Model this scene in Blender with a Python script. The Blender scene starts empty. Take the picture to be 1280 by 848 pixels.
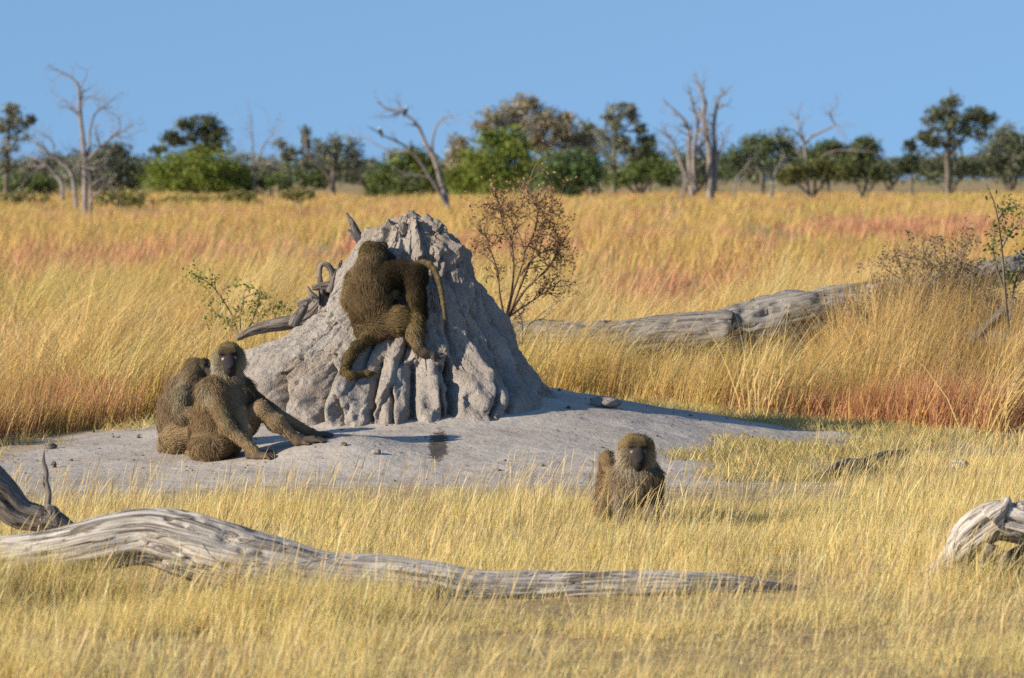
import bpy, math, random
import numpy as np
from mathutils import Vector

F, HZ, CAM_H = 5500.0, 222.0, 1.8          # focal length in photo pixels, horizon row, eye height
rng = np.random.default_rng(11)
random.seed(11)
COL = bpy.context.scene.collection

def at(px, py, Y):
    """the point that lies Y metres ahead on the sight line through a photo pixel"""
    return np.array([(px - 640.0) / F * Y, Y, CAM_H - (py - HZ) / F * Y])

# ------------------------------------------------------------------ noise
def _hash(ix, iy, iz, seed):
    h = (ix.astype(np.int64) * 374761393 + iy.astype(np.int64) * 668265263 + iz.astype(np.int64) * 2147483647 + seed * 1274126177) & 0xFFFFFFFF
    h = ((h ^ (h >> 13)) * 1274126177) & 0xFFFFFFFF
    h = ((h ^ (h >> 16)) * 2246822519) & 0xFFFFFFFF
    return (h ^ (h >> 15)) & 0xFFFFFFFF

def noise3(x, y, z=None, seed=0):
    """value noise, about -1..1"""
    x = np.asarray(x, float); y = np.broadcast_to(np.asarray(y, float), x.shape)
    z = np.zeros_like(x) if z is None else np.broadcast_to(np.asarray(z, float), x.shape)
    fx, fy, fz = np.floor(x), np.floor(y), np.floor(z)
    tx, ty, tz = x - fx, y - fy, z - fz
    ux, uy, uz = (t * t * t * (t * (t * 6 - 15) + 10) for t in (tx, ty, tz))
    out = 0
    for a in (0, 1):
        for b in (0, 1):
            for c in (0, 1):
                v = _hash(fx + a, fy + b, fz + c, seed) / 2147483647.5 - 1.0
                out = out + v * (ux if a else 1 - ux) * (uy if b else 1 - uy) * (uz if c else 1 - uz)
    return out

def fbm(x, y, z=None, octs=4, seed=0, gain=0.5):
    x = np.asarray(x, float); s, a, tot, f = 0, 1.0, 0, 1.0
    for o in range(octs):
        s = s + a * noise3(x * f, np.asarray(y) * f, None if z is None else np.asarray(z) * f, seed + o * 17)
        tot += a; a *= gain; f *= 2.03
    return s / tot

def sstep(a, b, x):
    t = np.clip((np.asarray(x, float) - a) / (b - a), 0, 1)
    return t * t * (3 - 2 * t)

# ------------------------------------------------------------------ objects
def mesh_obj(name, V, quads=None, tris=None, mat=None, parent=None, attrs=None, smooth=True):
    V = np.asarray(V, np.float32).reshape(-1, 3)
    me = bpy.data.meshes.new(name)
    nq = 0 if quads is None else len(quads); nt = 0 if tris is None else len(tris)
    loops = []
    if nq: loops.append(np.asarray(quads, np.int32).ravel())
    if nt: loops.append(np.asarray(tris, np.int32).ravel())
    L = np.concatenate(loops)
    me.vertices.add(len(V)); me.vertices.foreach_set('co', V.ravel())
    me.loops.add(len(L)); me.loops.foreach_set('vertex_index', L)
    me.polygons.add(nq + nt)
    starts = np.concatenate([np.arange(nq) * 4, nq * 4 + np.arange(nt) * 3]).astype(np.int32)
    me.polygons.foreach_set('loop_start', starts)
    me.update(calc_edges=True)
    for k, a in (attrs or {}).items():
        a = np.asarray(a, np.float32)
        if a.ndim == 1:
            at_ = me.attributes.new(k, 'FLOAT', 'POINT'); at_.data.foreach_set('value', a)
        elif k == 'col':
            at_ = me.attributes.new(k, 'FLOAT_COLOR', 'POINT')
            at_.data.foreach_set('color', np.concatenate([a, np.ones((len(a), 1), np.float32)], 1).ravel())
        else:
            at_ = me.attributes.new(k, 'FLOAT_VECTOR', 'POINT'); at_.data.foreach_set('vector', a.ravel())
    if smooth: me.shade_smooth()
    if mat: me.materials.append(mat)
    o = bpy.data.objects.new(name, me); COL.objects.link(o)
    if parent is not None: o.parent = parent
    return o

def tag(o, label=None, cat=None, group=None, kind=None):
    if label: o['label'] = label
    if cat: o['category'] = cat
    if group: o['group'] = group
    if kind: o['kind'] = kind
    return o

def thing(name, label, cat, loc=(0, 0, 0), group=None):
    o = bpy.data.objects.new(name, None); COL.objects.link(o)
    o.location = [float(v) for v in loc]; o.empty_display_size = 0.2
    return tag(o, label, cat, group)

def part(name, V, parent, **kw):
    """a part whose vertices are given in world space"""
    V = np.asarray(V, float).reshape(-1, 3) - np.array(parent.location)
    return mesh_obj(name, V, parent=parent, **kw)

# ------------------------------------------------------------------ materials
def new_mat(name):
    m = bpy.data.materials.new(name); m.use_nodes = True
    nt = m.node_tree; nt.nodes.clear()
    out = nt.nodes.new('ShaderNodeOutputMaterial')
    return m, nt, out

def N(nt, typ, **kw):
    n = nt.nodes.new(typ)
    for k, v in kw.items():
        if k in n.inputs.keys() if isinstance(k, str) else False:
            n.inputs[k].default_value = v
        else:
            setattr(n, k, v)
    return n

def attr(nt, name):
    return N(nt, 'ShaderNodeAttribute', attribute_name=name)

def ramp(nt, src, stops):
    r = nt.nodes.new('ShaderNodeValToRGB'); el = r.color_ramp.elements
    while len(el) > 1: el.remove(el[-1])
    for i, (p, c) in enumerate(stops):
        e = el[0] if i == 0 else el.new(p)
        e.position = p; e.color = (*c, 1) if len(c) == 3 else c
    nt.links.new(src, r.inputs[0]); return r.outputs[0]

def mix(nt, fac, a, b, blend='MIX'):
    m = nt.nodes.new('ShaderNodeMix'); m.data_type = 'RGBA'; m.blend_type = blend
    for sock, v in ((m.inputs['Factor'], fac), (m.inputs[6], a), (m.inputs[7], b)):
        if hasattr(v, 'default_value') or hasattr(v, 'links'): nt.links.new(v, sock)
        elif isinstance(v, (int, float)): sock.default_value = v
        else: sock.default_value = (*v, 1)
    return m.outputs[2]

def noise_tex(nt, vec, scale, detail=4, rough=0.55, dist=0.0):
    n = N(nt, 'ShaderNodeTexNoise', Scale=scale, Detail=detail, Roughness=rough, Distortion=dist)
    if vec is not None: nt.links.new(vec, n.inputs['Vector'])
    return n.outputs['Fac']

def vmap(nt, vec, scale):
    m = N(nt, 'ShaderNodeMapping'); m.inputs['Scale'].default_value = scale
    nt.links.new(vec, m.inputs['Vector']); return m.outputs[0]

def bump(nt, h, strength, dist, normal=None):
    b = N(nt, 'ShaderNodeBump', Strength=strength, Distance=dist)
    nt.links.new(h, b.inputs['Height'])
    if normal is not None: nt.links.new(normal, b.inputs['Normal'])
    return b.outputs[0]

def blade_mat(name, trans=0.35):
    """thin leaf or blade: diffuse plus light that passes through, its own colour per blade"""
    m, nt, out = new_mat(name)
    c = attr(nt, 'col').outputs['Color']
    d = N(nt, 'ShaderNodeBsdfDiffuse'); t = N(nt, 'ShaderNodeBsdfTranslucent')
    nt.links.new(c, d.inputs['Color']); nt.links.new(c, t.inputs['Color'])
    mx = N(nt, 'ShaderNodeMixShader'); mx.inputs[0].default_value = trans
    nt.links.new(d.outputs[0], mx.inputs[1]); nt.links.new(t.outputs[0], mx.inputs[2])
    nt.links.new(mx.outputs[0], out.inputs['Surface'])
    return m

M_GRASS = blade_mat('dry_grass_blades', 0.38)
M_LEAF = blade_mat('tree_leaves', 0.22)

def principled(nt, out, color=None, rough=0.9, spec=0.15, normal=None):
    p = N(nt, 'ShaderNodeBsdfPrincipled'); p.inputs['Roughness'].default_value = rough
    p.inputs['Specular IOR Level'].default_value = spec
    if color is not None:
        if hasattr(color, 'links'): nt.links.new(color, p.inputs['Base Color'])
        else: p.inputs['Base Color'].default_value = (*color, 1)
    if normal is not None: nt.links.new(normal, p.inputs['Normal'])
    nt.links.new(p.outputs[0], out.inputs['Surface']); return p

def wood_mat(name, light, dark, crack, grain=1.0):
    """weathered wood; 'wc' = metres along the limb and the position across it"""
    m, nt, out = new_mat(name)
    v = attr(nt, 'wc').outputs['Vector']
    g1 = noise_tex(nt, vmap(nt, v, (1.6 * grain, 26 * grain, 26 * grain)), 1.6, 6, 0.6, 0.6)
    g2 = noise_tex(nt, vmap(nt, v, (2.2 * grain, 60 * grain, 60 * grain)), 2.0, 3, 0.6, 0.3)
    big = noise_tex(nt, v, 2.6, 4, 0.6)
    base = mix(nt, ramp(nt, big, [(0.35, (0, 0, 0)), (0.65, (1, 1, 1))]), dark, light)
    c = mix(nt, ramp(nt, g1, [(0.33, (.8, .8, .8)), (0.45, (0, 0, 0))]), base, crack)
    c = mix(nt, ramp(nt, g2, [(0.30, (.55, .55, .55)), (0.45, (0, 0, 0))]), c, crack)
    l1 = noise_tex(nt, vmap(nt, v, (0.55 * grain, 17 * grain, 17 * grain)), 1.3, 3, 0.5, 0.5)
    l2 = noise_tex(nt, vmap(nt, v, (1.3 * grain, 44 * grain, 44 * grain)), 1.3, 2, 0.5, 0.3)
    k1 = ramp(nt, l1, [(0.455, (0, 0, 0)), (0.488, (1, 1, 1)), (0.512, (1, 1, 1)), (0.535, (0, 0, 0))])
    k2 = ramp(nt, l2, [(0.46, (0, 0, 0)), (0.495, (.7, .7, .7)), (0.505, (.7, .7, .7)), (0.54, (0, 0, 0))])
    gate = ramp(nt, noise_tex(nt, vmap(nt, v, (1, 3, 3)), 3.0, 3), [(0.42, (0, 0, 0)), (0.6, (1, 1, 1))])
    c = mix(nt, mix(nt, gate, (0, 0, 0), k1), c, crack); c = mix(nt, k2, c, mix(nt, 0.5, c, crack))
    h = mix(nt, 0.35, g1, g2); h = mix(nt, k1, h, (0, 0, 0))
    nrm = bump(nt, h, 0.9, 0.02)
    principled(nt, out, c, 0.85, 0.2, nrm)
    return m

M_WOOD = wood_mat('weathered_log_wood', (.57, .53, .485), (.42, .385, .35), (.13, .108, .092))
M_WOODDARK = wood_mat('dark_dead_wood', (.26, .235, .215), (.16, .14, .125), (.05, .04, .035))
M_WOODMID = wood_mat('grey_trunk_wood', (.36, .335, .312), (.25, .23, .212), (.075, .062, .053))
M_WOODFAR = wood_mat('grey_dead_tree_wood', (.30, .27, .255), (.21, .185, .175), (.11, .095, .09), 0.15)
M_TRUNK = wood_mat('living_tree_bark', (.20, .17, .15), (.11, .095, .08), (.05, .042, .036), 0.15)

# ------------------------------------------------------------------ tubes
def catmull(P, n):
    P = np.asarray(P, float)
    if len(P) == 2:
        t = np.linspace(0, 1, n)[:, None]; return P[0] * (1 - t) + P[1] * t
    Q = np.vstack([2 * P[0] - P[1], P, 2 * P[-1] - P[-2]])
    t = np.linspace(0, len(P) - 1 - 1e-9, n); i = t.astype(int); f = (t - i)[:, None]
    p0, p1, p2, p3 = Q[i], Q[i + 1], Q[i + 2], Q[i + 3]
    return 0.5 * (2 * p1 + (p2 - p0) * f + (2 * p0 - 5 * p1 + 4 * p2 - p3) * f ** 2 + (3 * p1 - p0 - 3 * p2 + p3) * f ** 3)

def tube(P, R, n=None, k=8, disp=None, squash=1.0):
    """a tapered limb along points P with radii R -> (verts, quads, tris, wc)"""
    P = np.asarray(P, float); R = np.asarray(R, float)
    seglen = np.linalg.norm(np.diff(P, axis=0), axis=1).sum()
    n = n or max(3, 3 * len(P))
    PR = catmull(np.column_stack([P, R]), n); C = PR[:, :3]; r = np.maximum(PR[:, 3], 1e-4)
    T = np.gradient(C, axis=0); T /= np.linalg.norm(T, axis=1)[:, None] + 1e-12
    up = np.array([0, 0, 1.0]) if abs(T[:, 2]).mean() < 0.8 else np.array([0.2, 1.0, 0])
    A = np.cross(T, up); A /= np.linalg.norm(A, axis=1)[:, None] + 1e-12
    B = np.cross(A, T)
    th = np.linspace(0, 2 * np.pi, k, endpoint=False)
    u = np.concatenate([[0], np.cumsum(np.linalg.norm(np.diff(C, axis=0), axis=1))])
    rr = np.repeat(r[:, None], k, 1)
    if disp is not None: rr = rr + disp(u[:, None] + 0 * rr, th[None, :] + 0 * rr, rr)
    V = C[:, None] + rr[..., None] * (np.cos(th)[None, :, None] * A[:, None] + squash * np.sin(th)[None, :, None] * B[:, None])
    wc = np.stack([u[:, None] + 0 * rr, rr * np.cos(th), rr * np.sin(th)], -1)
    i = np.arange(n - 1)[:, None] * k; j = np.arange(k)[None]; j2 = (j + 1) % k
    q = np.stack([i + j, i + j2, i + k + j2, i + k + j], -1).reshape(-1, 4)
    V = np.concatenate([V.reshape(-1, 3), C[:1], C[-1:]]); wc = np.concatenate([wc.reshape(-1, 3), [[u[0], 0, 0]], [[u[-1], 0, 0]]])
    jj = np.arange(k); a, b = n * k, n * k + 1
    t = np.concatenate([np.stack([np.full(k, a), (jj + 1) % k, jj], -1), np.stack([np.full(k, b), (n - 1) * k + jj, (n - 1) * k + (jj + 1) % k], -1)])
    return V, q, t, wc

class Bag:
    """several limbs collected for one mesh"""
    def __init__(s): s.V, s.q, s.t, s.w, s.n = [], [], [], [], 0
    def add(s, tb):
        V, q, t, w = tb
        s.V.append(V); s.q.append(q + s.n); s.t.append(t + s.n); s.w.append(w + np.array([s.n * .013 % 7, 0, 0])); s.n += len(V)
    def build(s, name, mat, parent=None):
        V = np.concatenate(s.V); kw = dict(quads=np.concatenate(s.q), tris=np.concatenate(s.t), mat=mat, attrs={'wc': np.concatenate(s.w)})
        return part(name, V, parent, **kw) if parent is not None else mesh_obj(name, V, **kw)

# ------------------------------------------------------------------ blades
def blades(base, h, az, lean, bend, w, col, S=4, face=None, tipw=0.0, prof=None):
    """grass blades: arrays per blade -> verts, quads, tris, colours"""
    n = len(base); t = np.linspace(0, 1, S + 1)
    phi = lean[:, None] + bend[:, None] * (t[:-1] + 0.5 / S)[None]
    dz = np.cos(phi) * (h / S)[:, None]; dr = np.sin(phi) * (h / S)[:, None]
    z = np.concatenate([np.zeros((n, 1)), np.cumsum(dz, 1)], 1); r = np.concatenate([np.zeros((n, 1)), np.cumsum(dr, 1)], 1)
    ca, sa = np.cos(az), np.sin(az)
    C = base[:, None] + np.stack([r * ca[:, None], r * sa[:, None], z], -1)
    fa = rng.uniform(0, np.pi, n) if face is None else face
    side = np.stack([np.cos(fa), np.sin(fa), np.zeros(n)], -1)
    ww = w[:, None] * ((1 - t[:-1] ** 1.6 * (1 - tipw)) if prof is None else np.asarray(prof)[None, :S])
    Lf = C[:, :-1] - side[:, None] * ww[..., None] * 0.5; Rt = C[:, :-1] + side[:, None] * ww[..., None] * 0.5
    V = np.concatenate([np.stack([Lf, Rt], 2).reshape(n, 2 * S, 3), C[:, -1:]], 1)
    m = 2 * S + 1; b = (np.arange(n) * m)[:, None, None]
    k = np.arange(S - 1)[None, :, None] * 2
    q = (b + k + np.array([0, 1, 3, 2])[None, None]).reshape(-1, 4)
    tr = (np.arange(n) * m)[:, None] + np.array([2 * S - 2, 2 * S - 1, 2 * S])[None]
    c = np.repeat(col[:, None], m, 1).reshape(-1, 3)
    return V.reshape(-1, 3), q, tr, c

def blade_obj(name, sets, mat, parent=None):
    Vs, qs, ts, cs, n = [], [], [], [], 0
    for V, q, t, c in sets:
        Vs.append(V); qs.append(q + n); ts.append(t + n); cs.append(c); n += len(V)
    kw = dict(quads=np.concatenate(qs), tris=np.concatenate(ts), mat=mat, attrs={'col': np.concatenate(cs)}, smooth=False)
    V = np.concatenate(Vs)
    return part(name, V, parent, **kw) if parent is not None else mesh_obj(name, V, **kw)

def jitter(col, n, v=0.18, hue=0.06):
    c = np.repeat(np.asarray(col, float)[None], n, 0) if np.ndim(col) == 1 else np.array(col, float)
    return np.clip(c * np.exp(rng.normal(0, v, (n, 1))) * (1 + rng.normal(0, hue, (n, 3))), 0.01, 0.9)
# ------------------------------------------------------------------ ground
def ground_h(x, y):
    x = np.asarray(x, float); y = np.asarray(y, float)
    dx = x + 0.3; sx = np.where(dx > 0, 1.7, 2.0)
    z = 0.38 * np.exp(-(dx / sx) ** 2 - ((y - 30.2) / 2.37) ** 2)
    z = z + 0.105 * np.exp(-((x + 1.08) / 0.45) ** 2 - ((y - 27.35) / 0.55) ** 2)
    near = sstep(60, 40, y)
    z = z + near * (0.016 * fbm(x * 1.3, y * 1.3, octs=3, seed=5) + 0.006 * noise3(x * 9, y * 9, seed=8))
    return z + (1 - near) * 0.12 * fbm(x * 0.05, y * 0.05, octs=2, seed=3) * sstep(40, 120, y)

def on_ground(px, py):
    Y = F * CAM_H / (py - HZ)
    for _ in range(25):
        x = (px - 640) / F * Y
        Y = 0.5 * Y + 0.5 * F * (CAM_H - float(ground_h(x, Y))) / (py - HZ)
    return np.array([(px - 640) / F * Y, Y, float(ground_h((px - 640) / F * Y, Y))])

PAD_PX = [(-160, 590), (-60, 582), (0, 574), (100, 548), (200, 531)]
PAD_FRONT = [(1110, 547), (1010, 549), (905, 549), (868, 572), (905, 602), (800, 606), (640, 604), (500, 606), (330, 605), (150, 612), (0, 616), (-160, 622)]
PAD = np.array([on_ground(*p)[:2] for p in PAD_PX] + [(-1.9, 31.2), (-1.0, 32.2), (0.2, 32.0), (0.7, 31.4), (1.2, 31.2), (1.9, 30.6), (2.35, 30.2)]
               + [on_ground(*p)[:2] for p in PAD_FRONT])

def poly_sd(x, y, P):
    """signed distance to polygon P in metres, positive outside"""
    x = np.asarray(x, float); y = np.asarray(y, float)
    d = np.full(x.shape, 1e9); ins = np.zeros(x.shape, bool)
    for i in range(len(P)):
        ax, ay = P[i]; bx, by = P[(i + 1) % len(P)]
        ex, ey = bx - ax, by - ay
        t = np.clip(((x - ax) * ex + (y - ay) * ey) / (ex * ex + ey * ey + 1e-12), 0, 1)
        d = np.minimum(d, np.hypot(x - ax - t * ex, y - ay - t * ey))
        c = ((ay > y) != (by > y)) & (x < (bx - ax) * (y - ay) / (by - ay + 1e-12) + ax)
        ins ^= c
    return np.where(ins, -d, d)

def pad_sd(x, y):
    return poly_sd(x, y, PAD) + 0.30 * fbm(np.asarray(x) * 1.7, np.asarray(y) * 1.7, octs=4, seed=31)

def red_field(x, y):
    """where the red grass grows: patches drawn out across the view"""
    x = np.asarray(x, float); y = np.maximum(np.asarray(y, float), 1)
    f = -0.30 + 0.32 * fbm(x * 9.0 / y ** 0.9, np.log(y) * 9, octs=4, seed=77)
    for cx, cy, rx, ry, a in ((-7.5, 80, 4.5, 9, .60), (-9, 66, 4, 6, .45), (-4.5, 92, 4, 7, .45), (-2.5, 100, 3, 9, .30), (14, 140, 5, 18, .55), (6, 118, 5, 9, .36), (9, 84, 4, 7, .25), (-14, 190, 7, 20, .25), (3.4, 32, 1.6, 2.0, .45), (-3.6, 30.5, 1.2, 1.6, .40), (2.2, 62, 3, 6, .25), (-5, 45, 2.5, 4, .25)):
        f = np.maximum(f, a * np.exp(-((x - cx) / rx) ** 2 - ((y - cy) / ry) ** 2) + f * .8)
    return f

xs = np.concatenate([-np.geomspace(900, 7, 34), np.linspace(-6.6, 6.6, 220), np.geomspace(7, 900, 34)])
ys = np.concatenate([np.linspace(-30, 13.4, 14), np.linspace(14, 46, 460), np.geomspace(46.6, 4000, 70)])
GX, GY = np.meshgrid(xs, ys)
GZ = ground_h(GX, GY)
sd = pad_sd(GX.ravel(), GY.ravel())
padm = sstep(0.55, -0.35, sd)
nx, ny = len(xs), len(ys)
ii = (np.arange(ny - 1)[:, None] * nx + np.arange(nx - 1)[None]).ravel()
gq = np.stack([ii, ii + 1, ii + nx + 1, ii + nx], -1)
litter = sstep(1.7, 0.1, np.abs(sd)) * (GY.ravel() < 30)
redm = sstep(-0.02, 0.25, red_field(GX.ravel(), GY.ravel())) * sstep(30, 33, GY.ravel())

m, nt, out = new_mat('ground_sand_and_straw')
pos = N(nt, 'ShaderNodeNewGeometry').outputs['Position']
n_big = noise_tex(nt, pos, 1.4, 5, 0.6); n_mid = noise_tex(nt, pos, 9, 5, 0.65); n_fine = noise_tex(nt, pos, 70, 4, 0.7)
sand = mix(nt, ramp(nt, n_big, [(0.35, (0, 0, 0)), (0.65, (1, 1, 1))]), (.335, .30, .27), (.45, .41, .37))
sand = mix(nt, ramp(nt, n_mid, [(0.30, (.7, .7, .7)), (0.42, (0, 0, 0))]), sand, (.29, .25, .215))
sand = mix(nt, ramp(nt, n_fine, [(0.27, (.8, .8, .8)), (0.36, (0, 0, 0))]), sand, (.20, .165, .135))
straw = mix(nt, ramp(nt, n_mid, [(0.35, (0, 0, 0)), (0.62, (1, 1, 1))]), (.24, .17, .085), (.43, .33, .17))
straw = mix(nt, ramp(nt, n_fine, [(0.35, (.8, .8, .8)), (0.5, (0, 0, 0))]), straw, (.16, .115, .06))
soil = mix(nt, ramp(nt, n_mid, [(0.35, (0, 0, 0)), (0.6, (1, 1, 1))]), (.33, .265, .195), (.42, .355, .275))
soil = mix(nt, ramp(nt, n_fine, [(0.33, (.8, .8, .8)), (0.45, (0, 0, 0))]), soil, (.22, .165, .115))
far_red = mix(nt, attr(nt, 'red').outputs['Fac'], straw, (.33, .15, .085))
lit = N(nt, 'ShaderNodeMath', operation='MULTIPLY'); nt.links.new(attr(nt, 'litter').outputs['Fac'], lit.inputs[0])
nt.links.new(ramp(nt, n_mid, [(0.3, (.3, .3, .3)), (0.6, (1, 1, 1))]), lit.inputs[1])
outer = mix(nt, lit.outputs[0], far_red, soil)
pm = N(nt, 'ShaderNodeMath', operation='ADD'); nt.links.new(attr(nt, 'pad').outputs['Fac'], pm.inputs[0])
pn = N(nt, 'ShaderNodeMath', operation='MULTIPLY_ADD'); nt.links.new(n_mid, pn.inputs[0]); pn.inputs[1].default_value = 1.2; pn.inputs[2].default_value = -0.6
nt.links.new(pn.outputs[0], pm.inputs[1])
c = mix(nt, ramp(nt, pm.outputs[0], [(0.25, (0, 0, 0)), (0.75, (1, 1, 1))]), outer, sand)
wx, wy, _ = on_ground(548, 559)
rel = N(nt, 'ShaderNodeMapping'); rel.inputs['Location'].default_value = (-wx / .062, -wy / .72, 0); rel.inputs['Scale'].default_value = (1 / .062, 1 / .72, 0)
nt.links.new(pos, rel.inputs['Vector'])
ln = N(nt, 'ShaderNodeVectorMath', operation='LENGTH'); nt.links.new(rel.outputs[0], ln.inputs[0])
wob = noise_tex(nt, pos, 26, 4, .6); wa = N(nt, 'ShaderNodeMath', operation='MULTIPLY_ADD'); wa.inputs[1].default_value = 1.9
nt.links.new(wob, wa.inputs[0]); nt.links.new(ln.outputs['Value'], wa.inputs[2])
stain = ramp(nt, wa.outputs[0], [(.68, (1, 1, 1)), (.72, (0, 0, 0))])
stain_in = N(nt, 'ShaderNodeMath', operation='MULTIPLY'); stain_in.inputs[1].default_value = .37; nt.links.new(wa.outputs[0], stain_in.inputs[0])
nt.links.new(stain_in.outputs[0], stain.node.inputs[0])
c = mix(nt, stain, c, mix(nt, n_fine, (.08, .066, .058), (.13, .112, .098)))
nr = bump(nt, n_mid, 0.6, 0.035); nr = bump(nt, n_fine, 0.35, 0.007, nr)
principled(nt, out, c, 0.95, 0.08, nr)
ground = mesh_obj('ground', np.stack([GX.ravel(), GY.ravel(), GZ.ravel()], -1), quads=gq, mat=m, attrs={'pad': padm, 'litter': litter, 'red': redm})
tag(ground, 'sandy ground with dry grass litter round a bare grey pad', 'ground', kind='structure')

# ------------------------------------------------------------------ termite mound
MX, MY = (512 - 640) / F * 29.6, 29.6
SC = F / MY
def prof(pts):
    pts = np.array(pts, float)
    r = np.abs(pts[:, 0] - 512) / SC; z = CAM_H - (pts[:, 1] - HZ) / SC
    o = np.argsort(z); return z[o], r[o]
ZT = CAM_H - (264 - HZ) / SC
zr, rr_ = prof([(517, 265), (535, 277), (549, 286), (566, 296), (577, 305), (583, 313), (586, 330), (600, 352), (611, 372), (626, 395), (641, 420), (665, 465), (684, 488), (715, 520)])
zl, rl = prof([(507, 265), (496, 271), (488, 281), (473, 285), (460, 292), (450, 304), (437, 326), (424, 351), (402, 385), (377, 407), (353, 423), (312, 440), (290, 470), (276, 510), (268, 540)])
zf, rf = np.array([0.05, 0.2, .35, .55, .75, .95, 1.15, 1.35, 1.5, ZT]), np.array([1.14, 1.02, .87, .69, .55, .43, .335, .24, .14, .02])
zb, rb = np.array([0.05, 0.3, .6, .9, 1.2, 1.45, ZT]), np.array([1.35, 1.1, .82, .58, .38, .18, .02])

PIXLUMPS = [  # buttresses at the foot: x, top row, half width in px, how far they stand out
    (332, 455, 34, .09), (385, 470, 32, .13), (443, 458, 36, .18), (492, 452, 28, .16), (538, 462, 30, .15), (594, 448, 40, .19), (640, 465, 26, .09), (668, 475, 16, .06)]
def mound_surface(ph, z, detail=True):
    """radius of the mound in direction ph (0 = right, -90 deg = towards the camera) at height z"""
    c, s = np.cos(ph), np.sin(ph)
    R = (np.where(c > 0, np.interp(z, zr, rr_), np.interp(z, zl, rl)) * c * c + np.where(s > 0, np.interp(z, zb, rb), np.interp(z, zf, rf)) * s * s)
    if not detail: return R
    hh = np.clip((z - 0.1) / (ZT - 0.1), 0, 1)
    front = sstep(0.2, -0.5, s)
    # flutes: crevices that run down the flanks, keeping their width in metres
    wx = R * c; wy = R * s
    su = ph * 1.05
    warp = 0.30 * fbm(su * 3, z * 1.7, None, 3, seed=21)
    def rid(f, zf, sd_): return 1 - np.abs(fbm(su * f + warp * f * .35, z * zf + 0.3 * warp, None, 2, seed=sd_)) * 2.2
    r1 = np.clip(rid(3.6, 0.7, 23), 0, 1); r2 = np.clip(rid(8.0, 1.4, 29), 0, 1)
    amp = 0.105 * sstep(0.9, 0.25, hh) + 0.012
    d = -amp * (0.9 * r1 ** 6 + 0.28 * r2 ** 6)
    d = d + 0.06 * fbm(wx * 5, wy * 5, z * 3.0, 3, seed=41)
    pit = fbm(wx * 13, wy * 13, z * 6, 4, seed=51, gain=0.62)
    d = d + 0.036 * pit - 0.028 * sstep(0.22, 0.55, fbm(wx * 19, wy * 19, z * 9, 2, seed=71)) * sstep(1, .9, hh)
    crag = fbm(wx * 9 + 3, wy * 9, z * 6.0, 3, seed=61); slab = noise3(su * 5, z * 2.2, None, seed=63)
    d = d + (0.07 * crag + 0.05 * slab) * sstep(0.6, 0.85, hh) * sstep(1.0, 0.94, hh)
    # foot buttresses (front side)
    X = MX + R * c; Yw = MY + R * s
    px = 640 + X * F / Yw; py = HZ + (CAM_H - z) * F / Yw
    for lx, ly, lw, la in PIXLUMPS:
        u = (px - lx) / lw; up = (ly - py) / 18.0
        lump = la * np.clip(1 - np.abs(u) ** 2.0, 0, None) ** 0.7 * sstep(1.5, -1.9, up + 2.4 * np.abs(u)) * (1 + .35 * noise3(px * .09, py * .05, None, 65))
        d = d * (1 - .62 * sstep(0, la * .6, lump) * front) + lump * front
    # crevices between the buttresses
    for lx, ty, w in ((412, 455, 4), (470, 448, 3.2), (515, 458, 3.6), (562, 448, 4.5), (626, 466, 4), (358, 470, 3.6), (492, 478, 1.8), (548, 476, 2.0), (436, 486, 1.6), (601, 474, 2.2)):
        u = (px - lx - (py - 500) * .10 * np.sin(lx) - 1.6 * noise3(py * .12, lx + 0 * py, None, 67)) / w
        d = d - (0.05 + 0.028 * w) * np.exp(-u * u) * sstep(ty - 6, ty + 22, py) * front
    # termite holes
    for hx, hy, w, hgt in ((357, 469, 5, 4.2), (402, 392, 7.5, 4.5), (413, 403, 3, 2.2), (441, 317, 5, 4.0), (335, 500, 2, 3)):
        e = ((px - hx) / w) ** 2 + ((py - hy) / hgt) ** 2
        d = d - 0.11 * sstep(1.25, 0.75, e) * front
    return R + d * sstep(0.0, 0.06, np.interp(hh, [0, 1], [1, 0]) + 0.02)

nphi, nz = 900, 330
ph = np.linspace(-np.pi, np.pi, nphi, endpoint=False)
tz = np.linspace(0, 1, nz); zz = 0.0 + (ZT - 0.0) * (1 - (1 - tz) ** 1.15)
PH, ZZ = np.meshgrid(ph, zz)
RR = np.maximum(mound_surface(PH, ZZ), 0.012)
MVx, MVy = MX + RR * np.cos(PH), MY + RR * np.sin(PH)
MVz = ZZ + 0.028 * fbm(MVx * 8, MVy * 8, ZZ * 5, 3, seed=91) * sstep(0, .1, ZT - ZZ + .05) + 0.05 * fbm(MVx * 11, MVy * 11, ZZ * 0, 3, seed=95) * sstep(.25, .08, ZT - ZZ)
V = np.concatenate([np.stack([MVx.ravel(), MVy.ravel(), MVz.ravel()], -1), [[MX, MY, ZT + 0.004]]])
i = np.arange(nz - 1)[:, None] * nphi; j = np.arange(nphi)[None]; j2 = (j + 1) % nphi
q = np.stack([i + j, i + j2, i + nphi + j2, i + nphi + j], -1).reshape(-1, 4)
t = np.stack([(nz - 1) * nphi + np.arange(nphi), (nz - 1) * nphi + (np.arange(nphi) + 1) % nphi, np.full(nphi, nz * nphi)], -1)
m, nt, out = new_mat('termite_clay')
pos = N(nt, 'ShaderNodeNewGeometry').outputs['Position']
n1 = noise_tex(nt, pos, 3.0, 5, 0.6); n2 = noise_tex(nt, pos, 24, 5, 0.65); n3 = noise_tex(nt, pos, 90, 3, 0.6)
c = mix(nt, ramp(nt, n1, [(0.34, (0, 0, 0)), (0.66, (1, 1, 1))]), (.262, .236, .215), (.365, .333, .304))
c = mix(nt, ramp(nt, n2, [(0.30, (.75, .75, .75)), (0.45, (0, 0, 0))]), c, (.25, .22, .20))
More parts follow.
